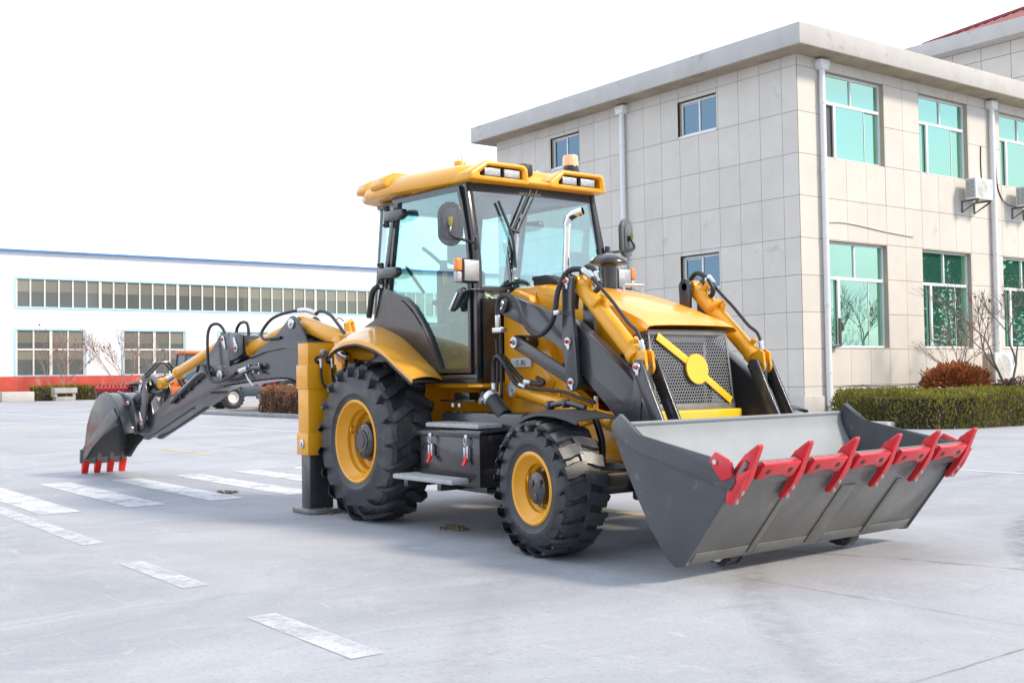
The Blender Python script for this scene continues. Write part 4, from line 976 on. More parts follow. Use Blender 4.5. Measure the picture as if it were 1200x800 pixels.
tprof = [(-.27, .018), (-.27, .044), (-.245, .058), (-.13, .060), (-.04, .052), (.138, .012), (.147, .0), (.136, -.010), (.08, -.020), (.035, -.044), (-.08, -.052), (-.12, -.040), (-.115, -.018), (.028, -.018), (.028, .018)]
for i, yy in enumerate(ty):
    bm = NB(); edge = 1 if i == 5 else (-1 if i == 0 else 0)
    prism(bm, tprof, lambda a, b, t: FL(a, b, t*(1-.35*max(0, a)/.27)+yy*(1-(1-.35*max(0, a)/.27))), yy-.026, yy+.026, .006, 2)
    if edge:
        prism(bm, [(-.25, .02), (-.26, .06), (-.13, .065), (.0, .045), (-.08, -.01), (-.17, -.015)], lambda a, b, t: FL(a, b, t), yy+edge*.026, yy+edge*.050, .006, 2)
        prism(bm, [(-.13, -.20), (-.06, -.19), (-.03, -.07), (-.10, -.01), (-.17, -.05), (-.16, -.12)], lambda a, b, t: FL(a, b, t), yy+edge*.050, yy+edge*.075, .01, 2)
    tt = bmk('bucket_tooth', bm, 'red', bkt)
    bm = NB(); 
    for uu in (-.235, -.165): bolt(bm, FL(uu, .056, yy), (NO.x, 0, NO.y), .015, .012)
    if edge: bolt(bm, FL(-.105, -.15, yy+edge*.075), (0, edge, 0), .017, .012)
    bm.transform(YAW); mkc('tooth_bolt', bm, 'zinc', tt)

# ---- rear frame, stabilisers
bm = NB(); box(bm, -1.10, -.97, -.99, .99, .56, .72, .01); box(bm, -1.10, -.97, -.99, .99, 1.12, 1.26, .01)
for yy in (-.9, -.35, .35, .9): box(bm, -1.09, -.98, yy-.06, yy+.06, .72, 1.12, .006)
box(bm, -.98, -.75, -.42, .42, .56, 1.26, .01); box(bm, -.96, -.60, -.5, .5, 1.20, 1.30, .01)
mk('rear_frame', bm, 'yellow', BH)
for s in (-1, 1):
    Y = lambda a, b: sorted((s*a, s*b))
    bm = NB(); x0, x1 = -1.0, -.765
    box(bm, x0+.012, x1-.012, *Y(.992, 1.272), 1.38, 1.60, .006); box(bm, x0, x1, *Y(.98, 1.286), 1.165, 1.39, .006); box(bm, x0+.012, x1-.012, *Y(.992, 1.274), .74, 1.17, .006); box(bm, x0, x1, *Y(.98, 1.286), .545, .75, .006)
    box(bm, x1, x1+.02, *Y(.985, 1.05), 1.17, 1.36, .004); box(bm, x0+.02, x1-.02, *Y(.8, .99), 1.14, 1.24)
    st = mk('stabilizer', bm, 'yellow', BH)
    bm = NB(); box(bm, x0+.008, x1-.008, *Y(.988, 1.278), 1.600, 1.608, .003); mk('stabilizer_cap', bm, 'black', st)
    bm = NB(); box(bm, x0+.03, x1-.03, *Y(1.01, 1.255), .04, .56, .008); bolt(bm, (x1-.03, s*1.09, .16), (1, 0, 0), .018, .014); mk('stabilizer_leg', bm, 'char', st)
    bm = NB(); prism(bm, [(-1.04, s*.96), (-.70, s*.96), (-.66, s*1.02), (-.66, s*1.26), (-.70, s*1.32), (-1.04, s*1.32), (-1.08, s*1.26), (-1.08, s*1.02)], XY, .006, .045, .004)
    mk('stabilizer_pad', bm, 'steel', st)
    bm = NB(); cyl(bm, (x1-.012, s*1.115, 1.50), (x1+.012, s*1.115, 1.50), .046, .044, 26, .004); cyl(bm, (x1+.012, s*1.115, 1.50), (x1+.026, s*1.115, 1.50), .026, .024, 6)
    cyl(bm, (-.88, s*1.286, .65), (-.88, s*1.302, .65), .045, .043, 26, .004); cyl(bm, (-.88, s*1.302, .65), (-.88, s*1.312, .65), .02, None, 6)
    for yy in (1.17, 1.055): tube(bm, [(x1-.02, s*yy, 1.435), (x1+.04, s*yy, 1.435), (x1+.055, s*yy, 1.40), (x1+.055, s*yy, 1.36)], .015, 10, 4)
    mkc('stabilizer_fitting', bm, 'zinc', st)
    bm = NB()
    for yy in (1.17, 1.055): cyl(bm, (x1-.013, s*yy, 1.435), (x1-.009, s*yy, 1.435), .036, None, 20)
    mkc('hose_port', bm, 'ink', st)
    for yy in (1.17, 1.055):
        bm = NB(); tube(bm, [(x1+.055, s*yy, 1.38), (x1+.055, s*(yy-.002), 1.27), (x1+.06, s*(yy-.03), 1.19), (x1+.07, s*(yy-.09), 1.155), (x1+.07, s*(yy-.18), 1.165), (x1+.04, s*(yy-.24), 1.19)], .013, 10, 5); mk('stabilizer_hose', bm, 'hose', st)

# ---- digging arm, swung a little to the right; s runs backwards along it, t to its right side
BA = V((-1.35, -.55)); BD = V((-.99444, -.10529)); BN = V((.10529, -.99444))
def BF(s_, z, t=0.): p = BA+BD*s_+BN*t; return V((p.x, p.y, z))
bm = NB(); prism(bm, [(-.16, .62), (.06, .62), (.10, .75), (.10, 1.36), (.02, 1.66), (-.10, 1.70), (-.16, 1.6)], BF, -.17, .17, .015, 2)
cyl(bm, BF(-.16, .55), BF(-.16, 1.40), .09, None, 20, .01)
mk('king_post', bm, 'yellow', BH)
boom = [(.02, .66), (.22, .72), (.40, .98), (.57, 1.17), (.77, 1.245), (.98, 1.275), (1.38, 1.262), (1.97, 1.22), (2.28, 1.19)]+arcpts(2.38, 1.32, .125, 250, 425, 8)+[(2.15, 1.425), (1.90, 1.455), (1.69, 1.50), (1.50, 1.555), (1.36, 1.595), (1.17, 1.63), (.97, 1.645), (.75, 1.635), (.55, 1.585), (.39, 1.53), (.15, 1.30), (-.02, .95), (-.06, .72)]
bm = NB(); prism(bm, boom, BF, -.125, .125, .008, 2)
bo = mk('boom', bm, 'char', BH)
tow = [(.42, 1.50), (.55, 1.72), (.70, 1.885)]+arcpts(.79, 1.845, .085, 120, 45, 5)+[(1.17, 1.695), (1.45, 1.60), (1.70, 1.492), (1.36, 1.56), (.97, 1.60), (.7, 1.58)]
bm = NB(); 
for t0, t1 in ((.125, .150), (-.150, -.125)): prism(bm, tow, BF, t0, t1, .005, 2)
mk('boom_bracket', bm, 'char', bo)
bm = NB(); pth = [BF(a, b, .127) for a, b in ((1.69, 1.50), (1.50, 1.555), (1.36, 1.595), (1.17, 1.63), (.97, 1.645), (.75, 1.635), (.55, 1.585), (.39, 1.53))]; tube(bm, pth, .012, 8, 3); mk('boom_weld', bm, 'bucket', bo)
bm = NB(); pts_ = [(.57, 1.17), (.77, 1.245), (.98, 1.275), (1.38, 1.262), (1.97, 1.22), (2.28, 1.19)]; pp = smoothpath([V((a, b, 0)) for a, b in pts_], 4)
for a, b in zip(pp, pp[1:]):
    q = [bm.verts.new(BF(p.x, p.y+dz, t)) for t in (-.145, .145) for p, dz in ((a, -.012), (b, -.012), (b, .004), (a, .004))]
    for k in range(4): bm.faces.new((q[k], q[(k+1) % 4], q[4+(k+1) % 4], q[4+k]))
mk('boom_flange', bm, 'bucket', bo)
# boom and dipper cylinders
def ram(name, a, b, f, r, base=.03, parent=BH, mt='yellow', t=0., rod=True, eye=.07):
    A_, B_ = BF(*a, t), BF(*b, t); u = (B_-A_); Ln = u.length; u.normalize()
    bm = NB(); cyl(bm, A_+u*base, A_+u*Ln*f, r, None, 28, .006); cyl(bm, A_+u*(Ln*f-.06), A_+u*Ln*f, r*1.12, None, 28, .006); cyl(bm, A_+V((BN.x, BN.y, 0))*-.07, A_+V((BN.x, BN.y, 0))*.07, r*.95, None, 20, .006)
    o = mk(name, bm, mt, parent)
    if f < .98:
        bm = NB(); cyl(bm, A_+u*Ln*f, B_-u*eye*.6, r*.55, None, 20); mk('piston_rod', bm, 'rod', o)
        bm = NB(); cyl(bm, B_+V((BN.x, BN.y, 0))*-.05, B_+V((BN.x, BN.y, 0))*.05, eye, None, 24, .006); cyl(bm, B_-u*(eye+.10), B_-u*.02, eye*.8, None, 20, .006); mk('rod_eye', bm, mt, o)
    return o
ram('boom_cylinder', (.79, 1.845), (-.16, 1.60), .93, .088)
ram('dipper_cylinder', (.79, 1.845), (2.10, 1.56), .86, .082)
ram('bucket_cylinder', (2.36, 1.735), (4.13, 1.235), .76, .072)
# dipper
dip = [(2.02, 1.47), (1.88, 1.53), (1.86, 1.66), (1.87, 1.76), (1.95, 1.785), (2.13, 1.79), (2.36, 1.80), (2.44, 1.785), (2.66, 1.585), (2.93, 1.42), (3.20, 1.255), (3.76, 1.05), (4.15, .855), (4.50, .73)]+arcpts(4.66, .665, .085, 60, -100, 6)+[(4.45, .55), (4.06, .645), (3.28, .90), (2.60, 1.13), (2.36, 1.17), (2.22, 1.25), (2.24, 1.40), (2.12, 1.44)]
bm = NB(); prism(bm, [p for p in dip], BF, -.105, .105, .006, 2)
di = mk('dipper', bm, 'char', BH)
bm = NB()
for t0, t1 in ((.127, .150), (-.150, -.127)): prism(bm, [(1.98, 1.50), (1.85, 1.55), (1.86, 1.775), (2.10, 1.80), (2.16, 1.70), (2.13, 1.48)], BF, t0, t1, .005, 2)
box_ = [(2.14, 1.42), (2.16, 1.80), (2.19, 1.80), (2.17, 1.42)]; prism(bm, box_, BF, -.140, .140, .003)
mk('dipper_bracket', bm, 'char', di)
bm = NB(); prism(bm, [(2.62, 1.10), (3.28, .875), (4.06, .62), (4.40, .53), (4.42, .56), (4.06, .65), (3.28, .905), (2.62, 1.13)], BF, -.13, .13, .004)
for t in (-.09, .09): prism(bm, [(3.1, .915), (4.35, .51), (4.45, .515), (4.47, .56), (3.1, .95)], BF, t-.02, t+.02, .006)
mk('dipper_slide', bm, 'bucket', di)
bm = NB()
def keeper(a, b, t, ang=-60, k=1.):
    """elongated zinc keeper plate with a red pin end"""
    c, s_ = math.cos(R(ang)), math.sin(R(ang)); o = [(a+x*c-y*s_, b+x*s_+y*c) for x, y in [(.036*math.cos(R(q)), .036*math.sin(R(q))) for q in range(90, 271, 30)]+[(.10, -.018), (.115, 0), (.10, .018)]]
    prism(bm, [(a+(x-a)*k, b+(y-b)*k) for x, y in o], BF, t, t+.012, .003); cyl(bm, BF(a, b, t+.012), BF(a, b, t+.026), .015*k, None, 12, 0, 1)
keeper(2.36, 1.735, .106, -120, 1.2); keeper(1.97, 1.62, .151, 70, 1.2)
cyl(bm, BF(.79, 1.845, .150), BF(.79, 1.845, .172), .055, .052, 28, .004); cyl(bm, BF(.79, 1.845, .172), BF(.79, 1.845, .19), .026, .02, 16)
cyl(bm, BF(2.38, 1.32, .125), BF(2.38, 1.32, .150), .060, .058, 28, .004); cyl(bm, BF(2.38, 1.32, .150), BF(2.38, 1.32, .165), .03, None, 6)
keeper(4.37, .745, .176, 70, 1.2); keeper(4.37, 1.24, .176, -65, 1.2)
mkc('arm_pin', bm, ['zinc', 'red_dot'], BH)
# dipper clamps and hoses on its flank
bm = NB(); tube(bm, [BF(2.62, 1.33, .13), BF(2.75, 1.36, .15), BF(2.95, 1.30, .15), BF(3.40, 1.10, .14), BF(3.62, 1.0, .13)], .028, 8, 4)
for a, b in ((2.95, 1.30), (3.15, 1.21), (3.38, 1.11)): bolt(bm, BF(a, b-.05, .106), (BN.x, BN.y, 0), .018, .03)
tube(bm, [BF(1.38, 1.395, .17), BF(1.62, 1.39, .17)], .026, 10, 1); tube(bm, [BF(1.40, 1.345, .15), BF(1.60, 1.345, .15)], .016, 10, 1)
mkc('hose_clamp', bm, 'black', di)
bm = NB(); 
for a, b in ((1.40, 1.43), (1.40, 1.33), (1.52, 1.35), (1.62, 1.42)): bolt(bm, BF(a, b, .15), (BN.x, BN.y, 0), .014, .05)
tube(bm, [BF(1.68, 1.39, .17), BF(1.85, 1.36, .17)], .030, 12, 1); tube(bm, [BF(1.74, 1.33, .16), BF(1.68, 1.26, .16), BF(1.60, 1.20, .15)], .012, 8, 3)
mkc('hose_fitting', bm, 'zinc', BH)
for q in ([(1.85, 1.36, .17), (2.05, 1.29, .18), (2.35, 1.24, .19), (2.55, 1.28, .18), (2.70, 1.40, .16), (2.80, 1.45, .15), (2.88, 1.43, .15), (2.92, 1.32, .15)],
          [(1.90, 1.34, .20), (2.20, 1.25, .22), (2.42, 1.26, .21), (2.53, 1.40, .20), (2.57, 1.60, .19), (2.58, 1.80, .18), (2.56, 1.90, .15), (2.50, 1.92, .10), (2.45, 1.87, .06), (2.42, 1.79, .04)],
          [(1.00, 1.705, .16), (1.15, 1.70, .18), (1.32, 1.70, .17), (1.42, 1.75, .15), (1.42, 1.82, .12), (1.30, 1.92, .09), (1.12, 1.97, .06), (.92, 1.99, .03), (.80, 1.99, 0)],
          [(1.92, 1.76, .02), (1.93, 1.86, .02), (1.98, 1.915, .02), (2.10, 1.915, .02), (2.18, 1.86, .02), (2.20, 1.80, .02)],
          [(.62, 1.94, -.04), (.50, 1.97, -.02), (.30, 1.92, 0), (.12, 1.82, .03), (-.05, 1.70, .05)]):
    bm = NB(); tube(bm, [BF(*p) for p in q], .0175, 12, 5); mk('hydraulic_hose', bm, 'hose', BH)
bm = NB(); tube(bm, [BF(.86, 1.99, .02), BF(.74, 1.99, 0), BF(.62, 1.95, -.04)], .026, 12, 3); mkc('hose_fitting', bm, 'zinc', BH)
# bucket linkage
bm = NB()
lnk = [(4.30, .70), (4.33, .66), (4.41, .66), (4.46, .72), (4.47, .80), (4.30, .98), (4.32, 1.12), (4.42, 1.20), (4.45, 1.27), (4.40, 1.31), (4.32, 1.29), (4.22, 1.14), (4.20, .98)]
lnk = [(4.42, .66), (4.47, .74), (4.42, .86), (4.37, .98), (4.37, 1.12), (4.44, 1.22), (4.43, 1.30), (4.36, 1.33), (4.29, 1.27), (4.24, 1.14), (4.23, .98), (4.27, .84), (4.30, .72), (4.35, .65)]
for t0, t1 in ((.15, .175), (-.175, -.15)): prism(bm, lnk, BF, t0, t1, .005, 2)
cyl(bm, BF(4.37, .745, -.17), BF(4.37, .745, .17), .035); cyl(bm, BF(4.37, 1.24, -.17), BF(4.37, 1.24, .17), .035)
mkc('dipper_link', bm, 'char', BH)
bm = NB()
a, b = V((4.37, 1.24)), V((4.80, .98)); d = (b-a).normalized(); n = V((-d.y, d.x))*.06
for t0, t1 in ((.06, .10), (-.10, -.06)): prism(bm, [tuple(a+n-d*.05), tuple(a-n-d*.05), tuple(b-n+d*.05), tuple(b+n+d*.05)], BF, t0, t1, .006)
prism(bm, [(4.15, 1.16), (4.40, 1.33), (4.46, 1.30), (4.50, 1.1), (4.35, 1.12)], BF, -.05, .05, .01)
mkc('bucket_link', bm, 'char', BH)
# digging bucket
E2 = lambda p, t: BF(p[0], p[1], t)
shell = [(4.62, .60), (4.74, .78), (4.86, .96), (5.02, 1.08), (5.20, 1.115), (5.38, 1.08), (5.54, .98), (5.68, .84), (5.80, .66), (5.87, .48), (5.91, .33), (5.93, .23)]
bm = NB(); sp = [tuple(p)[:2] for p in smoothpath([V((a, b, 0)) for a, b in shell], 3)]
inn = []
for i, p in enumerate(sp):
    a = V(sp[max(i-1, 0)]); b = V(sp[min(i+1, len(sp)-1)]); d = (b-a).normalized(); inn.append((p[0]-(-d.y)*.016, p[1]-d.x*.016))
for t0, t1 in ((-.29, .29),):
    A0 = [bm.verts.new(BF(a, b, t0)) for a, b in sp]; A1 = [bm.verts.new(BF(a, b, t1)) for a, b in sp]
    B0 = [bm.verts.new(BF(a, b, t0)) for a, b in inn]; B1 = [bm.verts.new(BF(a, b, t1)) for a, b in inn]
    for i in range(len(sp)-1):
        bm.faces.new((A0[i], A0[i+1], A1[i+1], A1[i])); bm.faces.new((B0[i], B1[i], B1[i+1], B0[i+1]))
    for i in (0, len(sp)-1): bm.faces.new((A0[i], A1[i], B1[i], B0[i]))
db = mk('digging_bucket', bm, 'bucket', BH)
for sd_ in (1, -1):
    cres = [(5.905, .22), (5.885, .40), (5.80, .68), (5.68, .86), (5.54, 1.0), (5.38, 1.095), (5.20, 1.13), (5.02, 1.095), (4.86, .975), (4.76, .83), (4.80, .72), (5.0, .655), (5.22, .575), (5.42, .49), (5.60, .38), (5.74, .28), (5.80, .21)]
    bm = NB(); prism(bm, cres, BF, *sorted((sd_*.285, sd_*.305)), .003)
    prism(bm, [(5.915, .215), (5.90, .36), (5.60, .56), (5.20, .76), (4.90, .92), (4.77, .80), (4.82, .71), (5.22, .565), (5.60, .37), (5.80, .21)], BF, *sorted((sd_*.305, sd_*.325)), .005)
    mk('bucket_side', bm, 'char', db)
bm = NB()
for t in (.125, -.125):
    prism(bm, [(4.80, .60)]+arcpts(4.68, .655, .075, 320, 190, 5)+[(4.66, .82), (4.72, 1.0), (4.80, 1.07), (4.95, 1.10), (5.20, 1.14), (5.20, 1.10), (4.98, 1.05), (4.84, .92)], BF, t-.014, t+.014, .004)
cyl(bm, BF(4.68, .655, -.16), BF(4.68, .655, .16), .035); cyl(bm, BF(4.80, .98, -.16), BF(4.80, .98, .16), .033)
mk('bucket_ear', bm, 'bucket', db)
bm = NB()
for a, b in ((4.68, .655), (4.80, .98)): cyl(bm, BF(a, b, .14), BF(a, b, .185), .030, .028, 18, .003); cyl(bm, BF(a, b, .185), BF(a, b, .195), .018, None, 12, 0, 1)
mkc('bucket_pin', bm, ['zinc', 'red_dot'], db)
bm = NB(); prism(bm, [(5.94, .36), (5.955, .14), (5.925, .14), (5.91, .36)], BF, -.315, .315, .004); prism(bm, [(5.98, .34), (5.99, .16), (5.955, .15), (5.95, .34)], BF, .30, .335, .004); mk('bucket_edge', bm, 'steel', db)
for t in (-.265, -.09, .09, .265):
    bm = NB(); prism(bm, [(5.905, .34), (5.90, .16), (5.955, .12), (5.985, .14), (5.965, .32)], BF, t-.035, t+.035, .012, 2); tt = mk('tooth_adapter', bm, 'steel', db)
    bm = NB(); cs = [(5.89, .185), (5.985, .185), (6.005, .02), (5.985, .004), (5.965, .004)]
    prism(bm, cs, BF, t-.042, t+.042, .008, 2); mk('digging_tooth', bm, 'tooth_red', db)
# swing gear and hoses between the cab and the rear frame
bm = NB(); cyl(bm, (-.86, -.80, 1.52), (-.35, -.62, 1.46), .07, None, 24, .008); cyl(bm, (-.95, -.80, 1.50), (-.80, -.80, 1.50), .10, None, 24, .01); cyl(bm, (-.86, .80, 1.52), (-.35, .62, 1.46), .07, None, 24, .008); mkc('swing_cylinder', bm, 'yellow', BH)
for k in range(6):
    bm = NB(); tube(bm, [(-.66-.03*k, -.95+.13*k, 1.22), (-.72-.03*k, -.90+.12*k, 1.42), (-.86, -.80+.1*k, 1.52+.02*k), (-1.05, -.65+.05*k, 1.50), (-1.2, -.6, 1.35)], .016, 10, 5); mk('hydraulic_hose', bm, 'hose', BH)
bm = NB(); tube(bm, [(-.82, -.98, 1.53), (-.74, -.96, 1.49), (-.66, -.92, 1.46)], .024, 10, 3); mkc('hose_fitting', bm, 'zinc', BH)

# ================================================================== GROUND AND MARKINGS
def ground_mat():
    m = bpy.data.materials.new('worn_concrete'); m.use_nodes = True
    nt = m.node_tree; N = nt.nodes; L = nt.links; b = N['Principled BSDF']; b.inputs['Roughness'].default_value = .78; b.inputs['Specular IOR Level'].default_value = .35
    tc = N.new('ShaderNodeTexCoord')
    def noise(scale, det=6, rg=.6, dist=0., sc=(1, 1, 1)):
        mp = N.new('ShaderNodeMapping'); mp.inputs['Scale'].default_value = sc; L.new(tc.outputs['Object'], mp.inputs['Vector'])
        n = N.new('ShaderNodeTexNoise'); n.inputs['Scale'].default_value = scale; n.inputs['Detail'].default_value = det; n.inputs['Roughness'].default_value = rg; n.inputs['Distortion'].default_value = dist
        L.new(mp.outputs[0], n.inputs['Vector']); return n.outputs['Fac']
    def rng_(src, a, c, lo=0., hi=1.):
        r = N.new('ShaderNodeMapRange'); L.new(src, r.inputs['Value']); r.inputs['From Min'].default_value = a; r.inputs['From Max'].default_value = c
        r.inputs['To Min'].default_value = lo; r.inputs['To Max'].default_value = hi; return r.outputs[0]
    def mix(a, bb, f):
        x = N.new('ShaderNodeMix'); x.data_type = 'RGBA'
        for s_, v in ((x.inputs['Factor'], f), (x.inputs[6], a), (x.inputs[7], bb)):
            if isinstance(v, bpy.types.NodeSocket): L.new(v, s_)
            else: s_.default_value = v
        return x.outputs[2]
    c = mix((.275, .286, .312, 1), (.395, .405, .430, 1), rng_(noise(.35, 9, .68, .8), .34, .64))
    c = mix(c, (.46, .47, .485, 1), rng_(noise(1.7, 8, .72, 1.2, (1, .45, 1)), .54, .80, 0, .75))
    c = mix(c, (.215, .222, .245, 1), rng_(noise(.8, 9, .75, 1.5), .60, .82, 0, .55))
    c = mix(c, (.42, .385, .33, 1), rng_(noise(.22, 5, .6, .5), .60, .75, 0, .35))
    c = mix(c, (.22, .225, .24, 1), rng_(noise(38, 4, .7), .54, .68, 0, .6))
    c = mix(c, (.55, .555, .56, 1), rng_(noise(55, 3, .7), .60, .74, 0, .40))
    c = mix(c, (.50, .505, .52, 1), rng_(noise(2.6, 9, .8, 2.5, (.35, 1.6, 1)), .58, .68, 0, .75))
    c = mix(c, (.22, .228, .25, 1), rng_(noise(3.1, 9, .8, 2.0, (1.5, .4, 1)), .57, .70, 0, .6))
    # small dark specks
    v = N.new('ShaderNodeTexVoronoi'); v.inputs['Scale'].default_value = 5.; L.new(tc.outputs['Object'], v.inputs['Vector'])
    c = mix(c, (.12, .115, .11, 1), rng_(v.outputs['Distance'], .035, .02, 0, .6))
    # tyre marks: long faint arcs
    sx = N.new('ShaderNodeSeparateXYZ'); L.new(tc.outputs['Object'], sx.inputs[0])
    def arc(cx, cy, r, wd, amt):
        vm = N.new('ShaderNodeVectorMath'); vm.operation = 'DISTANCE'; cb = N.new('ShaderNodeCombineXYZ'); L.new(sx.outputs['X'], cb.inputs[0]); L.new(sx.outputs['Y'], cb.inputs[1])
        L.new(cb.outputs[0], vm.inputs[0]); vm.inputs[1].default_value = (cx, cy, 0)
        s_ = N.new('ShaderNodeMath'); s_.operation = 'SUBTRACT'; L.new(vm.outputs['Value'], s_.inputs[0]); s_.inputs[1].default_value = r
        a_ = N.new('ShaderNodeMath'); a_.operation = 'ABSOLUTE'; L.new(s_.outputs[0], a_.inputs[0])
        f = rng_(a_.outputs[0], wd, wd*.35, 0, amt); nn = rng_(noise(7, 5, .7), .35, .6)
        mu = N.new('ShaderNodeMath'); mu.operation = 'MULTIPLY'; L.new(f, mu.inputs[0]); L.new(nn, mu.inputs[1]); return mu.outputs[0]
    c = mix(c, (.15, .155, .17, 1), arc(11.5, 6.0, 8.2, .17, .75))
    c = mix(c, (.22, .225, .24, 1), arc(11.5, 6.0, 10.0, .16, .5))
    c = mix(c, (.22, .225, .24, 1), arc(-30, -42, 52, .18, .35))
    L.new(c, b.inputs['Base Color'])
    bp = N.new('ShaderNodeBump'); bp.inputs['Strength'].default_value = .25; bp.inputs['Distance'].default_value = .01; L.new(noise(45, 6, .7), bp.inputs['Height']); L.new(bp.outputs[0], b.inputs['Normal'])
    return m
M['concrete'] = ground_mat()
def paint(name, col, wear, sc=2.2, top=.9):
    m = mat(name, col, .6, var=.08, vscale=3); nt = m.node_tree; N = nt.nodes; L = nt.links; b = N['Principled BSDF']
    tc = N.new('ShaderNodeTexCoord'); n = N.new('ShaderNodeTexNoise'); n.inputs['Scale'].default_value = sc; n.inputs['Detail'].default_value = 10; n.inputs['Roughness'].default_value = .8
    L.new(tc.outputs['Object'], n.inputs['Vector'])
    r = N.new('ShaderNodeMapRange'); L.new(n.outputs['Fac'], r.inputs['Value']); r.inputs['From Min'].default_value = wear-.08; r.inputs['From Max'].default_value = wear+.14; r.inputs['To Min'].default_value = .05; r.inputs['To Max'].default_value = top
    t = N.new('ShaderNodeBsdfTransparent'); mx = N.new('ShaderNodeMixShader'); L.new(r.outputs[0], mx.inputs[0]); L.new(t.outputs[0], mx.inputs[1]); L.new(b.outputs[0], mx.inputs[2])
    L.new(mx.outputs[0], N['Material Output'].inputs[0]); return m
M['white_line'] = paint('white_road_paint', (.60, .61, .63), .37)
M['old_line'] = paint('old_road_paint', (.60, .61, .63), .42, 4, .78)
M['yellow_line'] = paint('yellow_road_paint', (.66, .46, .20), .40, 3, .8)
M['tar'] = mat('crack_tar', (.20, .20, .21), .8)
M['joint_line'] = mat('slab_joint_line', (.24, .245, .26), .85, var=.3, vscale=2)
M['gravel'] = mat('pale_gravel', (.36, .34, .31), .95, var=.35, vscale=9, bump=.4, bscale=50, dust=(.16, .14, .12), dust_amt=.3, dust_scale=22)
M['kerb'] = mat('kerb_stone', (.27, .275, .28), .85, var=.15, vscale=3)
M['soil'] = mat('dry_soil', (.17, .13, .085), .95, var=.3, vscale=8)
M['dirt'] = mat('dropped_dirt', (.19, .14, .09), .95, var=.3, vscale=20)
bm = NB(); q = [bm.verts.new(p) for p in ((-700, -500, 0), (500, -500, 0), (500, 700, 0), (-700, 700, 0))]; bm.faces.new(q)
me = finish(bm, 'ground', 'concrete'); g = bpy.data.objects.new('ground', me); COL.objects.link(g); g['kind'] = 'structure'; WPOS['ground'] = V((0, 0, 0))
def sheet(name, quads, m, z=.004):
    bm = NB()
    for pts in quads: bm.faces.new([bm.verts.new((x, y, z)) for x, y in pts])
    o = mk(name, bm, m, kind='structure'); return o
def rect(x0, x1, y0, y1): return [(x0, y0), (x1, y0), (x1, y1), (x0, y1)]
sheet('crosswalk_stripes', [rect(-6.02+.03*math.sin(i*7), -2.55+.04*math.sin(i*5), -3.02+.85*i-.19, -3.02+.85*i+.19) for i in range(11)], 'white_line')
sheet('edge_line', [rect(-6.6, -.17, -3.50, -3.33), rect(.92, 2.12, -3.57, -3.40), rect(3.17, 4.32, -3.62, -3.45)], 'old_line')
sheet('far_edge_line', [[(-75, 4.6), (-75, 4.75), (-14, 6.22), (-14, 6.08)], rect(.65, 40, 6.75, 6.87), [(-.6, 4.5), (-.6, 4.58), (.1, 4.62), (.1, 4.54)]], 'white_line')
sheet('centre_dashes', [rect(-23.4-11.4, -21.7-11.4, 1.43, 1.56), rect(-23.4, -21.7, 1.43, 1.56), rect(-12.35, -9.65, 1.29, 1.42), rect(.3, 1.55, .80, .93), rect(13, 15.6, .8, .93)], 'yellow_line')
def crack(pts, wd, jit):
    qs = []; P = []; r = random.Random(3)
    for (x0, y0), (x1, y1) in zip(pts, pts[1:]):
        n = max(2, int(math.hypot(x1-x0, y1-y0)/.09))
        for i in range(n): t = i/n; P.append((x0+(x1-x0)*t+r.uniform(-jit, jit), y0+(y1-y0)*t+r.uniform(-jit, jit), wd*r.uniform(.25, 1.2)))
    for a, b in zip(P, P[1:]):
        d = V((b[0]-a[0], b[1]-a[1])); d.normalize(); n = V((-d.y, d.x))
        qs.append([(a[0]+n.x*a[2], a[1]+n.y*a[2]), (a[0]-n.x*a[2], a[1]-n.y*a[2]), (b[0]-n.x*b[2], b[1]-n.y*b[2]), (b[0]+n.x*b[2], b[1]+n.y*b[2])])
    return qs
sheet('ground_crack', crack([(2.3, .15), (3.0, -.05), (3.45, .10), (4.2, .45), (5.1, .70), (8, 1.2)], .006, .012)+crack([(-14, 2.6), (-9, 2.35), (-5, 2.2), (0, 2.15)], .006, .012), 'tar', .006)
sheet('slab_joint', crack([(-40, -1.0), (-12, -.9), (12, -.75)], .003, .003)+crack([(6.2, -12), (6.1, 2), (6.0, 14)], .003, .003)+crack([(-12, -5.2), (12, -5.1)], .003, .003), 'joint_line', .005)
# stray dirt that fell off the pads and wheels
def clump(name, x, y, r, h, lab):
    bm = NB(); rg = random.Random(int(x*100)); n = 16; rows = []
    for k, (rr, zz) in enumerate(((1, 0.006), (.75, .5), (.4, .85), (.05, 1))):
        rows.append([bm.verts.new((x+math.cos(2*math.pi*i/n)*r*rr*rg.uniform(.7, 1.2), y+math.sin(2*math.pi*i/n)*r*.6*rr*rg.uniform(.7, 1.2), max(.006, h*zz*rg.uniform(.5, 1.1)))) for i in range(n)])
    for a, b in zip(rows, rows[1:]):
        for i in range(n): bm.faces.new((a[i], a[(i+1) % n], b[(i+1) % n], b[i]))
    bm.faces.new(rows[-1]); 
    for i in range(26): 
        a = rg.uniform(0, 6.3); d = r*rg.uniform(.8, 1.6); sz = rg.uniform(.005, .016); box(bm, x+math.cos(a)*d-sz, x+math.cos(a)*d+sz, y+math.sin(a)*d*.6-sz, y+math.sin(a)*d*.6+sz, .005, .005+sz)
    mk(name, bm, 'dirt', label=lab, cat='dirt', kind='stuff')
clump('dirt_clump', 1.02, -.85, .11, .03, 'small brown clump of dirt lying between the right wheels')
clump('dirt_clump', -.86, -1.12, .20, .06, 'brown dirt left on the near stabilizer pad beside the rear tyre')
clump('dirt_clump', -3.25, -1.05, .11, .008, 'thin smear of brown dirt on a crosswalk stripe')
clump('dirt_clump', -.86, 1.10, .20, .07, 'brown dirt heaped on the far stabilizer pad seen below the tool box')

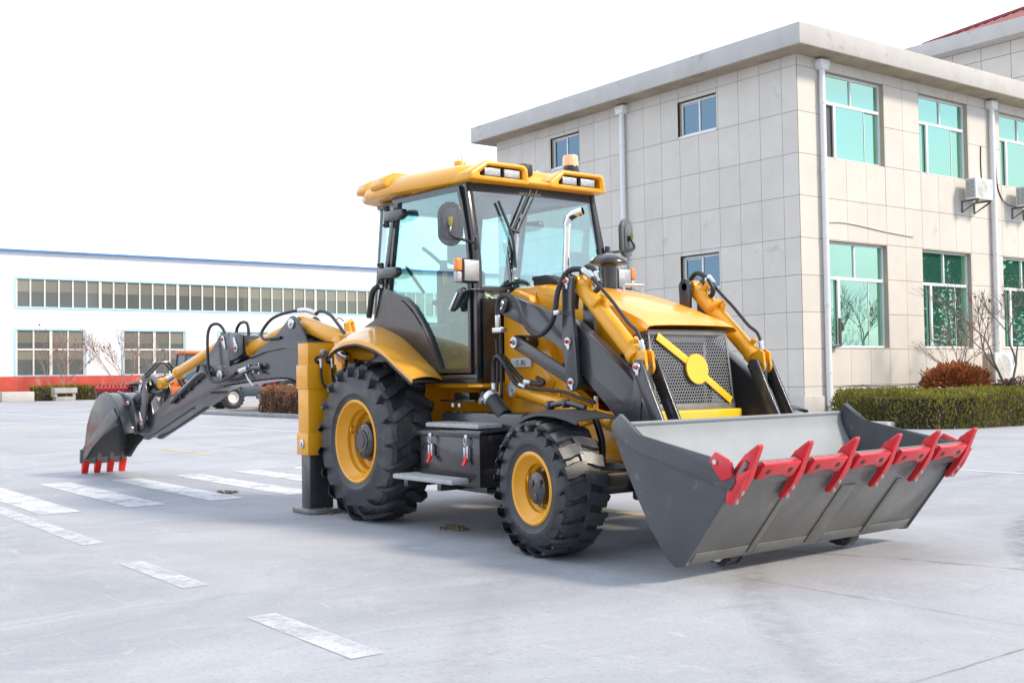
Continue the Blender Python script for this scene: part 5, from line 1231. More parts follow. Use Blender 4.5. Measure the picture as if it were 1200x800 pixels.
# ================================================================== BUILDINGS
def facade(parent, f, cols, rows, holes, name='wall_cladding', gap=.006, th=.012, seed=1):
    """f(u, v, t) maps wall coordinates to the world (t outwards). Tiles proud of a dark backing; openings left free"""
    rg = random.Random(seed); bm = NB(); lay = bm.verts.layers.float_color.new('tint')
    def tile(u0, u1, v0, v1, c):
        g = gap; a = [(u0+g, v0+g), (u1-g, v0+g), (u1-g, v1-g), (u0+g, v1-g)]
        if u1-u0 < 3*g or v1-v0 < 3*g: return
        lo = [bm.verts.new(f(u, v, 0)) for u, v in a]; hi = [bm.verts.new(f(u, v, th)) for u, v in a]
        for v_ in lo+hi: v_[lay] = (*c, 1)
        bm.faces.new(hi)
        for i in range(4): bm.faces.new((lo[i], lo[(i+1) % 4], hi[(i+1) % 4], hi[i]))
    back = NB()
    for i in range(len(cols)-1):
        for j in range(len(rows)-1):
            u0, u1, v0, v1 = cols[i], cols[i+1], rows[j], rows[j+1]; k = rg.uniform(.97, 1.03); w_ = rg.uniform(-.008, .008); c = (k+w_, k, k-w_)
            cells = [(u0, u1, v0, v1)]
            for (a, b, d, e) in holes:
                nx_ = []
                for (p, q, r, t) in cells:
                    if p >= b-1e-4 or q <= a+1e-4 or r >= e-1e-4 or t <= d+1e-4: nx_.append((p, q, r, t)); continue
                    if p < a-1e-3: nx_.append((p, a, r, t))
                    if q > b+1e-3: nx_.append((b, q, r, t))
                    p2, q2 = max(p, a), min(q, b)
                    if r < d-1e-3: nx_.append((p2, q2, r, d))
                    if t > e+1e-3: nx_.append((p2, q2, e, t))
                cells = nx_
            for cc in cells:
                tile(*cc, c); back.faces.new([back.verts.new(f(u, v, 0)) for u, v in ((cc[0], cc[2]), (cc[1], cc[2]), (cc[1], cc[3]), (cc[0], cc[3]))])
    mk(name, bm, 'tile', parent, smooth=10); mk('wall_joint', back, 'joint', parent)
def window(parent, f, u0, u1, v0, v1, rec, panes, bars, gl, fr='upvc', sill=True, fw_=.05, reveal='reveal', extra=None):
    """recessed window: glass is the part, frame and reveal are its sub-parts. panes: glazed rects (u0,u1,v0,v1,depth); bars: (u0,u1,v0,v1,depth,thick)"""
    bm = NB()
    for a, b, c, d, t in panes: bm.faces.new([bm.verts.new(f(u, v, -rec+t)) for u, v in ((a, c), (b, c), (b, d), (a, d))])
    wn = mk('window', bm, gl, parent)
    bm = NB()
    def bx(a, b, c, d, t0, t1, bmm=bm):
        prism(bmm, [(a, c), (b, c), (b, d), (a, d)], f, t0, t1, .004)
    for a, b, c, d in ((u0, u1, v0, v0+fw_), (u0, u1, v1-fw_, v1), (u0, u0+fw_, v0+fw_, v1-fw_), (u1-fw_, u1, v0+fw_, v1-fw_)): bx(a, b, c, d, -rec-.03, -rec+.04)
    for a, b, c, d, t, w_ in bars: bx(a, b, c, d, -rec+t-w_/2, -rec+t+w_/2)
    mk('window_frame', bm, fr, wn)
    bm = NB()
    for pts in (((u0, v0), (u0, v1)), ((u1, v0), (u1, v1)), ((u0, v1), (u1, v1)), ((u0, v0), (u1, v0))):
        bm.faces.new([bm.verts.new(f(u, v, t)) for (u, v), t in ((pts[0], .012), (pts[1], .012), (pts[1], -rec-.04), (pts[0], -rec-.04))])
    mk('window_reveal', bm, reveal, wn)
    return wn
def downpipe(parent, f, u, v0, v1, r=.085):
    bm = NB(); cyl(bm, f(u, v0, .13), f(u, v1-.25, .13), r, None, 18)
    for v in [v0+.9+k*1.9 for k in range(int((v1-v0)/1.9))]: cyl(bm, f(u, v, .13), f(u, v+.10, .13), r*1.14, None, 18)
    a = f(u, v1-.25, .13); dp = mk('downpipe', bm, 'upvc', parent)
    bm = NB(); prism(bm, [(u-.14, v1-.27), (u+.14, v1-.27), (u+.20, v1-.12), (u+.20, v1), (u-.20, v1), (u-.20, v1-.12)], f, .02, .26, .01); mk('rain_hopper', bm, 'upvc', dp)
    bm = NB(); cyl(bm, f(u, v0+.02, .13), f(u, v0-.10, .24), r, None, 18); mk('pipe_shoe', bm, 'upvc', dp)
BX, BY = -11.3, 19.0
OB = empty('office_building', (BX-7, BY+9, 0), 'beige two storey office building with stone tile walls and a flat overhanging roof', 'building')
fL = lambda u, v, t: V((u, BY-t, v)); fR = lambda u, v, t: V((BX+t, u, v))
rows = [0.10, .84, 1.89, 2.91, 3.94, 4.98, 6.15, 7.33, 8.51, 9.78, 10.09]
colsL = [-25.44, -24.65]+[-23.83+.8047*i for i in range(15)]+[-11.9, -11.30]
colsL = [-25.44]+[-24.67+.803*i for i in range(17)]+[-11.288]
colsR = [19.012, 20.19, 21.12, 22.06, 22.99, 23.92, 24.82, 25.74, 26.65, 27.50, 28.50, 29.39, 30.33, 31.25, 32.17, 33.1, 34.0, 34.9, 35.8, 36.7, 37.6, 38.5, 39.4]
hl = [(-22.20, -20.62, 8.56, 9.64), (-15.90, -14.30, 8.56, 9.64), (-22.20, -20.62, 3.80, 4.86), (-15.90, -14.30, 3.80, 4.86)]
facade(OB, fL, colsL, rows, hl, seed=3)
wy = [(20.17, 22.97), (24.78, 27.45), (29.36, 32.13), (34.0, 36.7)]
hr = [(a, b, c, d) for a, b in wy for c, d in ((1.92, 4.95), (7.32, 9.77))]
facade(OB, fR, colsR, rows, hr, seed=5)
for u0, u1, v0, v1 in hl:
    um = (u0+u1)/2+.06
    w_ = window(OB, fL, u0+.10, u1, v0, v1-.04, .10, [(u0+.1, um, v0, v1, .0), (um, u1, v0, v1, .015)], [(um-.03, um+.03, v0+.05, v1-.05, .02, .05), (u0+.15, um-.03, v1-.14, v1-.12, .01, .02)], 'blueglass', fw_=.055)
    bm = NB(); prism(bm, [(u0+.06, v0-.06), (u1, v0-.06), (u1, v0), (u0+.06, v0)], fL, .0, .04, .004); mk('window_sill', bm, 'upvc', w_)
for i, (a, b) in enumerate(wy):
    for j, (c, d) in enumerate(((1.92, 4.95), (7.32, 9.77))):
        vt = c+(d-c)*.655; um = (a+b)/2; q1 = a+(b-a)*.22; q2 = a+(b-a)*.72
        pn = [(a, um, vt, d, 0), (um, b, vt, d, .0), (a, q1, c, vt, -.02), (q1, q2, c, vt, .03), (q2, b, c, vt, -.02)]
        if i == 0 and j == 1: pn = [p for k, p in enumerate(pn) if k != 2]
        w_ = window(OB, fR, a, b, c, d, .16, pn, [(a+.05, b-.05, vt-.045, vt+.045, .01, .08), (um-.03, um+.03, vt+.045, d-.05, .01, .06), (q1-.05, q1+.05, c+.05, vt-.045, .03, .06), (q2-.03, q2+.03, c+.05, vt-.045, .0, .06)], 'teal', fw_=.06)
        if i == 0 and j == 1:
            bm = NB(); bm.faces.new([bm.verts.new(fR(u, v, -.19)) for u, v in ((a, c), (q1, c), (q1, vt), (a, vt))]); mk('insect_screen', bm, 'grey_plastic', w_)
downpipe(OB, fL, -18.33, .25, 10.02, .085); downpipe(OB, fR, 19.96, .30, 10.02); downpipe(OB, fR, 28.72, .30, 10.02)
# roof slab with soffit
bm = NB(); O = .74
prism(bm, [(-25.44-.66, BY-O), (BX+O, BY-O), (BX+O, 40.5), (-25.44-.66, 40.5)], XY, 10.10, 10.68, .015)
ev = mk('roof', bm, 'plaster', OB)
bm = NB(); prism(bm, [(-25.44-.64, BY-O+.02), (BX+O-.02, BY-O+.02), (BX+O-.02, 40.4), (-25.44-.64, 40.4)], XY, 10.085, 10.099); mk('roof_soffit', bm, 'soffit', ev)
bm = NB(); box(bm, -25.43, BX-.30, BY+.30, 40.3, 0, 10.08)
mk('building_core', bm, 'plaster', OB)
bm = NB()
box(bm, -25.43, BX, BY+.002, BY+.18, 9.9, 10.084)
box(bm, -11.97, BX+.06, BY-.06, BY-.014, 0, .57, .01); box(bm, BX+.014, BX+.06, BY-.014, BY+.95, 0, .57, .01); box(bm, -25.5, -11.97, BY-.04, BY-.001, 0, .30, .01); box(bm, BX+.001, BX+.04, BY+.95, 40.3, 0, .30, .01)
mk('plinth', bm, 'plaster', OB)
bm = NB(); tube(bm, [fR(20.05, 5.45, .03), fR(20.8, 5.50, .03), fR(21.6, 5.47, .03), fR(23.0, 5.36, .03), fR(24.3, 5.30, .03)], .018, 8, 4); mk('conduit', bm, 'plaster', OB)
bm = NB(); tube(bm, [fR(20.1, 1.95, .1), fR(20.42, 1.98, .16), fR(20.45, 2.05, .16), fR(20.45, 2.75, .16)], .045, 10, 2); box(bm, BX+.10, BX+.22, 20.50, 20.58, 2.40, 2.62, .01); mk('vent_pipe', bm, 'grey_plastic', OB)
bm = NB(); tube(bm, [fR(20.3, .80, .02), fR(21.4, .83, .03), fR(22.9, .80, .03), fR(24.5, .84, .03)], .008, 6, 4); tube(bm, [fR(20.6, .40, .02), fR(21.6, .86, .03), fR(23.2, .35, .03)], .007, 6, 2); mk('wall_cable', bm, 'grey_plastic', OB)
# taller wing behind
RB = empty('rear_building', (-17, 52, 0), 'taller tile clad building with a red tiled hip roof behind the beige office', 'building')
f2 = lambda u, v, t: V((u, 42.8-t, v))
facade(RB, f2, [-22.6+1.45*i for i in range(8)], [0+1.6*k for k in range(10)]+[15.55, 16.15], [], seed=9, gap=.012)
bm = NB(); prism(bm, [(-23.4, 42), (-11.6, 42), (-11.6, 62), (-23.4, 62)], XY, 16.16, 16.86, .02); mk('roof_fascia', bm, 'plaster', RB)
bm = NB(); v = [bm.verts.new(p) for p in ((-22.4, 42.3, 16.78), (-11.7, 42.3, 16.78), (-11.7, 61.7, 16.78), (-22.4, 61.7, 16.78), (-13.4, 51.0, 20.7), (-13.3, 53, 20.7))]
for q in ((0, 1, 4), (1, 2, 5, 4), (2, 3, 5), (3, 0, 4, 5)): bm.faces.new([v[i] for i in q])
rf = mk('roof', bm, 'rooftile', RB, smooth=5)
bm = NB()
for i in range(34):
    x = -22.2+i*.31; t = (x+22.4)/9.0 if x < -13.4 else (-11.7-x)/1.7; t = max(.02, min(1, t))
    tube(bm, [(x, 42.32, 16.82), (x, 42.3+8.7*t, 16.82+3.92*t)], .06, 6, 1)
for e in ((-22.4, 42.3, 16.85), (-11.7, 42.3, 16.85)): tube(bm, [e, (-13.4, 51, 20.80)], .14, 8, 1)
mk('roof_tiles', bm, 'rooftile', rf)
bm = NB(); box(bm, -22.5, -11.7, 43.0, 61, 0, 16.15); mk('building_core', bm, 'plaster', RB)

# white workshop
WX = -84.
WB = empty('workshop_building', (WX-12, 25, 0), 'long white metal clad workshop with a blue roof edge and red plinth', 'building')
fW = lambda u, v, t: V((WX+t, u, v))
lw = [(15.47+8.22*i, 20.67+8.22*i, 1.93, 5.47) for i in range(-6, 7)]
band = (15.48, 62.5, 7.27, 9.47)
bm = NB()
cols = sorted(set([-60., 78.]+[a for q in lw for a in q[:2]]+list(band[:2]))); rws = [1.86, 1.93, 5.47, 7.27, 9.47, 11.55]
for i in range(len(cols)-1):
    for j in range(len(rws)-1):
        u, v = (cols[i]+cols[i+1])/2, (rws[j]+rws[j+1])/2
        if any(a < u < b and c < v < d for a, b, c, d in lw+[band]): continue
        prism(bm, [(cols[i], rws[j]), (cols[i+1], rws[j]), (cols[i+1], rws[j+1]), (cols[i], rws[j+1])], fW, -.12, 0)
mk('wall', bm, 'wwall', WB)
bm = NB()
k = -59.
while k < 78:
    for v0, v1 in ((9.52, 11.5), (5.55, 7.2)): prism(bm, [(k-.012, v0), (k+.012, v0), (k+.012, v1), (k-.012, v1)], fW, .0, .010)
    k += 1.37
mk('wall_seam', bm, mat('seam_grey', (.66, .67, .69), .6), WB)
bm = NB(); box(bm, WX-.12, WX+.06, -60, 78, 0, 1.86, .01); mk('plinth', bm, 'plinth_red', WB)
bm = NB(); prism(bm, [(WX+.35, 11.56), (WX+.35, 11.70), (WX-14, 12.4), (WX-28, 11.70), (WX-28, 11.56)], XZ, -61, 79)
for k in range(0, 350): pass
mk('roof', bm, 'blue', WB)
def shedwin(q, ncol, thick, vt):
    a, b, c, d = q; n = ncol; bm = NB(); lay = bm.verts.layers.float_color.new('tint'); rg = random.Random(int(a*7)); 
    us = [a+(b-a)*i/n for i in range(n+1)]; vsx = [c]+([c+(d-c)*vt] if vt else [])+[d]
    for i in range(n):
        for j in range(len(vsx)-1):
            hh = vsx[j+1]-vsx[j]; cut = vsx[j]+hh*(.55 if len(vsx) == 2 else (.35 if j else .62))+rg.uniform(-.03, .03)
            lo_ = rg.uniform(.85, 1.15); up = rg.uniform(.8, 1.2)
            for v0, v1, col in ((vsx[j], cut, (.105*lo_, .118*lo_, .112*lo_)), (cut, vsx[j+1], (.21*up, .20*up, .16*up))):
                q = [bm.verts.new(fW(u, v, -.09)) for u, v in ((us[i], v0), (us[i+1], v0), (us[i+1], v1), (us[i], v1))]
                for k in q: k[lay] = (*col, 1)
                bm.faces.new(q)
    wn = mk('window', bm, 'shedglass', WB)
    bm = NB()
    for i, u in enumerate(us):
        w_ = .11 if (thick and i % thick == 0) else .06; w_ = .12 if i in (0, n) else w_
        prism(bm, [(u-w_, c), (u+w_, c), (u+w_, d), (u-w_, d)], fW, -.10, -.01)
    for v in vsx[1:-1]: prism(bm, [(a+.12, v-.07), (b-.12, v-.07), (b-.12, v+.07), (a+.12, v+.07)], fW, -.097, -.012)
    mk('window_frame', bm, 'cream', wn)
    bm = NB()
    for p in (((a-.08, d-.02), (b+.08, d-.02), (b+.08, d+.14), (a-.08, d+.14)), ((a-.08, c-.14), (b+.08, c-.14), (b+.08, c+.02), (a-.08, c+.02)), ((a-.14, c+.02), (a, c+.02), (a, d-.02), (a-.14, d-.02)), ((b, c+.02), (b+.14, c+.02), (b+.14, d-.02), (b, d-.02))): prism(bm, p, fW, .002, .05)
    mk('window_trim', bm, 'ltblue', wn)
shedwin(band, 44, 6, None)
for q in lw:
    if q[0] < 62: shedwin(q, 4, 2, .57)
bm = NB(); box(bm, WX-27, WX-.6, -59, 77, 0, 11.5); mk('building_core', bm, mat('workshop_inside', (.22, .21, .18), .9), WB)

# ---- air conditioners
def ac(loc, W, H, D, lab, stand, group='outdoor air conditioner units along the beige wall', finm='acfin', pipe=None):
    x, y, z = loc; t = empty('air_conditioner', (x, y, z), lab, 'air conditioner', group=group)
    bm = NB(); box(bm, x-D/2, x+D/2, y-W/2, y+W/2, z, z+H, .015, 2); mk('casing', bm, 'ac', t)
    cy = y-W*.10
    bm = NB()
    for k in range(1, 8): 
        r = H*.41*k/7; ring = [(x+D/2+.006, cy+r*math.cos(a), z+H*.52+r*math.sin(a)) for a in (2*math.pi*i/28 for i in range(29))]; tube(bm, ring, .006, 5, 1)
    for k in range(8): a = k*math.pi/4; tube(bm, [(x+D/2+.006, cy, z+H*.52), (x+D/2+.006, cy+H*.41*math.cos(a), z+H*.52+H*.41*math.sin(a))], .006, 5, 1)
    fg = mk('fan_grille', bm, 'ac', t)
    bm = NB(); cyl(bm, (x+D/2+.001, cy, z+H*.52), (x+D/2+.004, cy, z+H*.52), H*.42, None, 36); cyl(bm, (x+D/2+.004, cy, z+H*.52), (x+D/2+.015, cy, z+H*.52), H*.09, None, 20); mk('fan', bm, 'fan', t)
    bm = NB(); box(bm, x-D/2+.03, x+D/2-.05, y-W/2-.006, y-W/2+.002, z+.05, z+H-.05); 
    cf = mk('coil', bm, finm, t)
    bm = NB()
    for k in range(14): zz = z+.07+(H-.14)*k/13; box(bm, x-D/2+.03, x+D/2-.05, y-W/2-.014, y-W/2-.007, zz-.008, zz+.008)
    box(bm, x-.01, x+.01, y-W/2-.014, y-W/2-.007, z+.05, z+H-.05); mk('coil_guard', bm, 'ac', t)
    bm = NB(); box(bm, x+D/2, x+D/2+.003, y+W*.37, y+W*.44, z+H*.58, z+H*.80); mk('maker_badge', bm, mat('badge_blue', (.25, .50, .70), .5), t)
    bm = NB()
    for yy in (y-W*.36, y+W*.36):
        if stand: box(bm, x-D/2, x+D/2, yy-.04, yy+.04, 0, z-.002, .005)
        else:
            box(bm, BX+.016, x+D/2+.03, yy-.02, yy+.02, z-.05, z-.002, .003); prism(bm, [(BX+.016, z-.36), (BX+.06, z-.36), (x+D/2, z-.09), (x+D/2, z-.05), (x+D/2-.05, z-.05)], XZ, yy-.017, yy+.017); box(bm, BX+.016, BX+.05, yy-.02, yy+.02, z-.38, z-.05)
    mkc('bracket', bm, 'bracket', t)
    if pipe: bm = NB(); tube(bm, pipe, .018, 8, 5); mk('refrigerant_pipe', bm, 'plastic' , t)
    return t
ac((-10.88, 27.35, 6.62), .98, .66, .36, 'white air conditioner with a rusty fan on a wall bracket below the middle upper window', False, pipe=[fR(27.8, 7.0, .2), fR(28.15, 6.75, .1), fR(28.2, 7.2, .03), fR(28.15, 7.9, .03), fR(28.18, 8.5, .03)])
ac((-10.88, 30.35, 6.62), .98, .66, .36, 'white air conditioner on a wall bracket at the right edge beyond the downpipe', False, pipe=[fR(29.9, 6.6, .25), fR(29.5, 6.75, .06), fR(29.15, 7.2, .03), fR(29.05, 7.9, .03), fR(29.0, 8.4, .03)])
ac((-10.62, 27.75, .78), 1.15, .98, .46, 'large white air conditioner standing on the ground behind the bare shrubs', True, finm='rust')

# ================================================================== PLANTS
def leafmesh(name, pts, mats, label, cat, group=None, core=None, kind=None):
    """pts: (position, axis, length, width, tint)"""
    vs_, fs, cs = [], [], []; rg = random.Random(len(pts))
    for p, ax, ln, wd, tn in pts:
        ax = ax.normalized(); sd_ = ax.cross(V((rg.gauss(0, 1), rg.gauss(0, 1), rg.gauss(0, 1)))); 
        if sd_.length < 1e-3: continue
        sd_.normalize(); i = len(vs_)
        vs_ += [p-ax*ln*.5, p+sd_*wd*.5, p+ax*ln*.5, p-sd_*wd*.5]; fs.append((i, i+1, i+2, i+3)); cs += [(*tn, 1)]*4
    n0 = len(fs)
    if core:
        for poly in core: i = len(vs_); vs_ += list(poly); fs.append(tuple(range(i, i+len(poly)))); cs += [(1, 1, 1, 1)]*len(poly)
    lo = V((min(v[k] for v in vs_) for k in range(3))); hi = V((max(v[k] for v in vs_) for k in range(3))); c = (lo+hi)/2; c.z = 0
    me = bpy.data.meshes.new(name); me.from_pydata([v-c for v in vs_], [], fs)
    at = me.attributes.new('tint', 'FLOAT_COLOR', 'POINT'); at.data.foreach_set('color', [x for q in cs for x in q])
    for m in mats: me.materials.append(M[m])
    if core: me.polygons.foreach_set('material_index', [0]*n0+[1]*(len(fs)-n0))
    o = bpy.data.objects.new(name, me); COL.objects.link(o); o.location = c; WPOS[o.name] = c; tag(o, label, cat, group, kind); return o
def tint(p, rg, sc=1.6, amp=.45, warm=.0):
    n = mnoise.noise(V(p)*sc); k = max(.35, 1+n*amp+rg.gauss(0, .16)); w_ = rg.uniform(-warm, warm)
    return (min(1.9, k*(1+w_)), k, k*(1-w_))
def inside(poly, x, y):
    c = False; j = len(poly)-1
    for i in range(len(poly)):
        if (poly[i][1] > y) != (poly[j][1] > y) and x < (poly[j][0]-poly[i][0])*(y-poly[i][1])/(poly[j][1]-poly[i][1])+poly[i][0]: c = not c
        j = i
    return c
def hedge(name, poly, h, dens, m, label, cat, leaf=(.085, .03), seed=1, lump=.06, group=None, up_=.9, warm=.1):
    rg = random.Random(seed); pts = []; xs = [p[0] for p in poly]; ys = [p[1] for p in poly]
    A = (max(xs)-min(xs))*(max(ys)-min(ys))
    hh = lambda x, y: h*(1+.10*mnoise.noise(V((x*.9, y*.9, 3)))+.05*mnoise.noise(V((x*3.5, y*3.5, 9))))
    for _ in range(int(A*dens)):
        x, y = rg.uniform(min(xs), max(xs)), rg.uniform(min(ys), max(ys))
        if not inside(poly, x, y): continue
        z = hh(x, y)+rg.gauss(-.01, .035); p = V((x, y, z)); pts.append((p, V((rg.gauss(0, .5), rg.gauss(0, .5), up_)), leaf[0]*rg.uniform(.6, 1.4), leaf[1]*rg.uniform(.7, 1.3), tint(p, rg, 1.7, .5, warm)))
    n = len(poly)
    for i in range(n):
        a, b = V(poly[i]), V(poly[(i+1) % n]); d = b-a; nn = V((d.y, -d.x)).normalized(); ln = d.length
        if (a-V((8.83, -6.07))).length > 60 and name == 'x': continue
        for _ in range(int(ln*h*dens*1.2)):
            t = rg.random(); q = a+d*t; zf = rg.random()**.9; z = zf*hh(q.x, q.y)
            bul = lump*mnoise.noise(V((q.x*2.2, q.y*2.2, z*2.2)))*2+rg.gauss(-.02, .035)-(.10*max(0, zf-.80)/.2)**1
            p = V((q.x+nn.x*bul, q.y+nn.y*bul, max(.02, z))); pts.append((p, V((nn.x*.55+rg.gauss(0, .4), nn.y*.55+rg.gauss(0, .4), up_)), leaf[0]*rg.uniform(.6, 1.4), leaf[1]*rg.uniform(.7, 1.3), tint(p, rg, 2.0, .6, warm)))
    cp = V((sum(xs)/n, sum(ys)/n)); core = []; ins = [V(q) for q in inset(poly, .09)]
    core.append([V((q.x, q.y, h*.86)) for q in ins])
    for i in range(n): a, b = ins[i], ins[(i+1) % n]; core.append([V((a.x, a.y, 0)), V((b.x, b.y, 0)), V((b.x, b.y, h*.86)), V((a.x, a.y, h*.86))])
    return leafmesh(name, pts, [m, 'darkcore'], label, cat, group, core)
hp = [(-9.3, 18.4), (-8.7, 16.9), (-7.6, 15.75), (-6.5, 15.1), (-5.5, 14.95), (-4.8, 15.25), (-4.4, 16.0), (-4.25, 17.4), (-4.15, 20), (-4.1, 24), (-4.1, 29), (-6.9, 29), (-6.9, 22), (-7.1, 19.6), (-7.8, 18.7)]
hedge('green_hedge', hp, .74, 420, 'hedge', 'low clipped green hedge curving along the bed before the beige building', 'hedge', (.10, .035), 11, .05)
bp_ = [(-9.2, 18.6), (-7.9, 18.9), (-7.2, 19.8), (-7.0, 22), (-7.0, 29), (-10.9, 29), (-10.9, 20.2), (-10.2, 19.2)]
hedge('bed_plants', bp_, .55, 110, 'hedge_top', 'yellowish low ground cover filling the bed behind the green hedge', 'ground cover', (.13, .045), 12, .05)['kind'] = 'stuff'
def bush(name, c, rx, ry, rz, n, m, label, seed, leaf=(.11, .04), spike=.25, group=None, warm=.15):
    rg = random.Random(seed); pts = []; c = V(c)
    for _ in range(n):
        d = V((rg.gauss(0, 1), rg.gauss(0, 1), rg.gauss(0, 1))).normalized()
        if d.z < -.35: continue
        r = (rg.random()**.30)*(1+spike*mnoise.noise(d*3.2+V((seed, 0, 0))))
        p = c+V((d.x*rx, d.y*ry, d.z*rz))*r; 
        pts.append((p, d+V((rg.gauss(0, .4), rg.gauss(0, .4), .7)), leaf[0]*rg.uniform(.6, 1.5), leaf[1]*rg.uniform(.7, 1.3), tint(p, rg, 3.2, .6, warm)))
    o = leafmesh(name, pts, [m], label, 'shrub', group)
    bm = NB()
    for k in range(9):
        a = 2*math.pi*k/9; tube(bm, [(c.x, c.y, 0), (c.x+rx*.25*math.cos(a), c.y+ry*.25*math.sin(a), c.z*.6), (c.x+rx*.6*math.cos(a), c.y+ry*.6*math.sin(a), c.z+rz*.35)], .018, 5, 3, .006)
    mk('stems', bm, 'bark', o); return o
bush('rust_shrub', (-8.6, 22.0, .90), .85, 1.02, .56, 4600, 'rustbush', 'round rust brown shrub rising over the hedge by the beige wall', 31, (.12, .05))
bush('plum_shrub', (-7.6, 23.6, .74), .6, 1.0, .30, 1500, 'plumbush', 'small dull plum shrub between the rust shrub and the right bare tree', 32, (.10, .03), group='plum shrubs in the bed')
bush('plum_shrub', (-7.9, 27.0, .85), .8, 1.3, .42, 2200, 'plumbush', 'dull plum shrub at the right edge beyond the forked bare tree', 33, (.10, .03), group='plum shrubs in the bed')
def bare(name, base, stems, depth, ln, r, m, label, cat, seed, spread=.5, leafn=0, lm='dryleaf', group=None, upw=.35, lf=(.10, .06), rmin=.0035):
    """bare branching shrub or tree; one mesh of branches, dry leaves as a part"""
    rg = random.Random(seed); bm = NB(); tips = []
    def grow(p, d, l, rr, k):
        n = 3; pts = [p]; q = p.copy(); dd = d.copy()
        for i in range(n):
            dd = (dd+V((rg.gauss(0, .13), rg.gauss(0, .13), rg.gauss(.03, .08)))).normalized(); q = q+dd*l/n; pts.append(q.copy())
        tube(bm, pts, rr, 6 if rr > .015 else 4, 1, max(rmin, rr*.62), False)
        if k == 0: tips.append(q); return
        for i in range(rg.choice((2, 2, 3))):
            a = V((rg.gauss(0, 1), rg.gauss(0, 1), rg.gauss(0, .6))).normalized(); nd = (dd+a*spread+V((0, 0, upw*.4))).normalized(); grow(q, nd, l*rg.uniform(.62, .88), max(rmin, rr*.62), k-1)
        if k < depth-1 or rg.random() < .5:
            j = pts[2]; a = V((rg.gauss(0, 1), rg.gauss(0, 1), .3)).normalized(); grow(j, (dd+a*spread*1.3).normalized(), l*.6, max(rmin, rr*.45), k-1)
        tips.append(q)
    for d in stems: grow(V(base), V(d).normalized(), ln, r, depth)
    o = mk(name, bm, m, None, label, cat, group, base=True)
    if leafn:
        pts = []
        for _ in range(leafn):
            p = rg.choice(tips)+V((rg.gauss(0, .05), rg.gauss(0, .05), rg.gauss(-.02, .05))); pts.append((p, V((rg.gauss(0, 1), rg.gauss(0, 1), rg.gauss(-.5, 1))), lf[0]*rg.uniform(.6, 1.3), lf[1]*rg.uniform(.6, 1.3), tint(p, rg, 3, .3, .15)))
        l_ = leafmesh('dry_leaves', pts, [lm], None, None); l_.parent = o; l_.location = V(l_.location)-WPOS[o.name]
    return o
bare('bare_tree', (-8.9, 25.1, .2), [(.05, .42, 1), (.0, -.62, 1)], 5, 1.25, .052, 'bark', 'forked bare grey tree with a few dry leaves before the right downpipe', 'tree', 41, .50, 26, lf=(.13, .09))
bare('bare_shrub', (-9.3, 23.3, .2), [(.05, .05, 1), (.1, -.30, 1), (-.1, .35, 1)], 4, .85, .026, 'bark_pink', 'thin pinkish bare shrub with reddish twigs between rust shrub and forked tree', 'shrub', 42, .62, 420, 'rustbush', lf=(.06, .02))
bare('bare_shrub', (-8.0, 27.6, .3), [(.0, .0, 1), (.1, .4, 1), (-.1, -.3, 1)], 3, .7, .02, 'bark_pink', 'low wispy bare shrub rising from the plum shrub at the right edge', 'shrub', 43, .6, 60, 'rustbush', lf=(.07, .03))
# left side: hedge, bare shrubs, bench blocks, sign
hedge('far_hedge', [(-78.8, 15.6), (-78.8, 33), (-80.6, 33), (-80.6, 15.6)], 1.05, 40, 'hedge', 'low green hedge along the red plinth of the white workshop', 'hedge', (.26, .12), 14, .12)
bare('bare_shrub', (-80.4, 17.6, 0), [(.1, .1, 1), (-.1, -.5, 1), (.1, .6, 1), (0, .25, 1)], 4, 1.75, .04, 'bark_pink', 'leftmost bare shrub, before the first workshop window', 'shrub', 45, .42, 20, 'dryleaf', group='bare shrubs at the workshop', lf=(.25, .18), rmin=.008)
bare('bare_shrub', (-80.2, 22.6, 0), [(.1, .1, 1), (-.1, -.5, 1), (.1, .6, 1), (0, -.25, 1), (.1, .35, 1)], 4, 1.75, .04, 'bark_pink', 'bare shrub with dry leaves between the two workshop windows, behind the blue sign', 'shrub', 46, .42, 24, 'dryleaf', group='bare shrubs at the workshop', lf=(.28, .2), rmin=.008)
bm = NB(); box(bm, -78.0, -77.1, 16.6, 18.0, 0, .30, .02); box(bm, -78.1, -77.0, 16.5, 18.1, .55, .95, .03)
for y in (16.6, 17.9): box(bm, -78.0, -77.1, y-.1, y+.1, .30, .55)
mk('stone_bench', bm, mat('bench_stone', (.40, .37, .35), .85, var=.2, vscale=2), None, 'grey stone bench in front of the low hedge at the workshop', 'bench')
bm = NB(); box(bm, -79.0, -77.4, 13.0, 15.2, 0, .72, .04); mk('concrete_block', bm, 'plaster', None, 'pale concrete block at the left edge before the red plinth', 'block')
sg_ = empty('blue_sign', (-62, 18.9, 0), 'small tilted blue notice sign on a post behind the digging bucket', 'sign')
bm = NB(); cyl(bm, (-62, 18.9, 0), (-62, 18.9, 1.0), .04); mk('post', bm, 'bracket', sg_)
bm = NB(); prism(bm, [(-.34, -.30), (.30, -.26), (.36, .28), (-.20, .24)], lambda a, b, t: V((-61.94+b*.3+t, 18.9+a, 1.28+b)), 0, .03, .01); mk('board', bm, mat('sign_blue', (.03, .22, .55), .4), sg_)
bm = NB()
for k in range(3): prism(bm, [(-.22, .10-.1*k), (.20-.05*k, .12-.1*k), (.20-.05*k, .15-.1*k), (-.22, .13-.1*k)], lambda a, b, t: V((-61.94+b*.3+t, 18.9+a, 1.28+b)), .032, .036)
mk('sign_lines', bm, 'label', sg_)
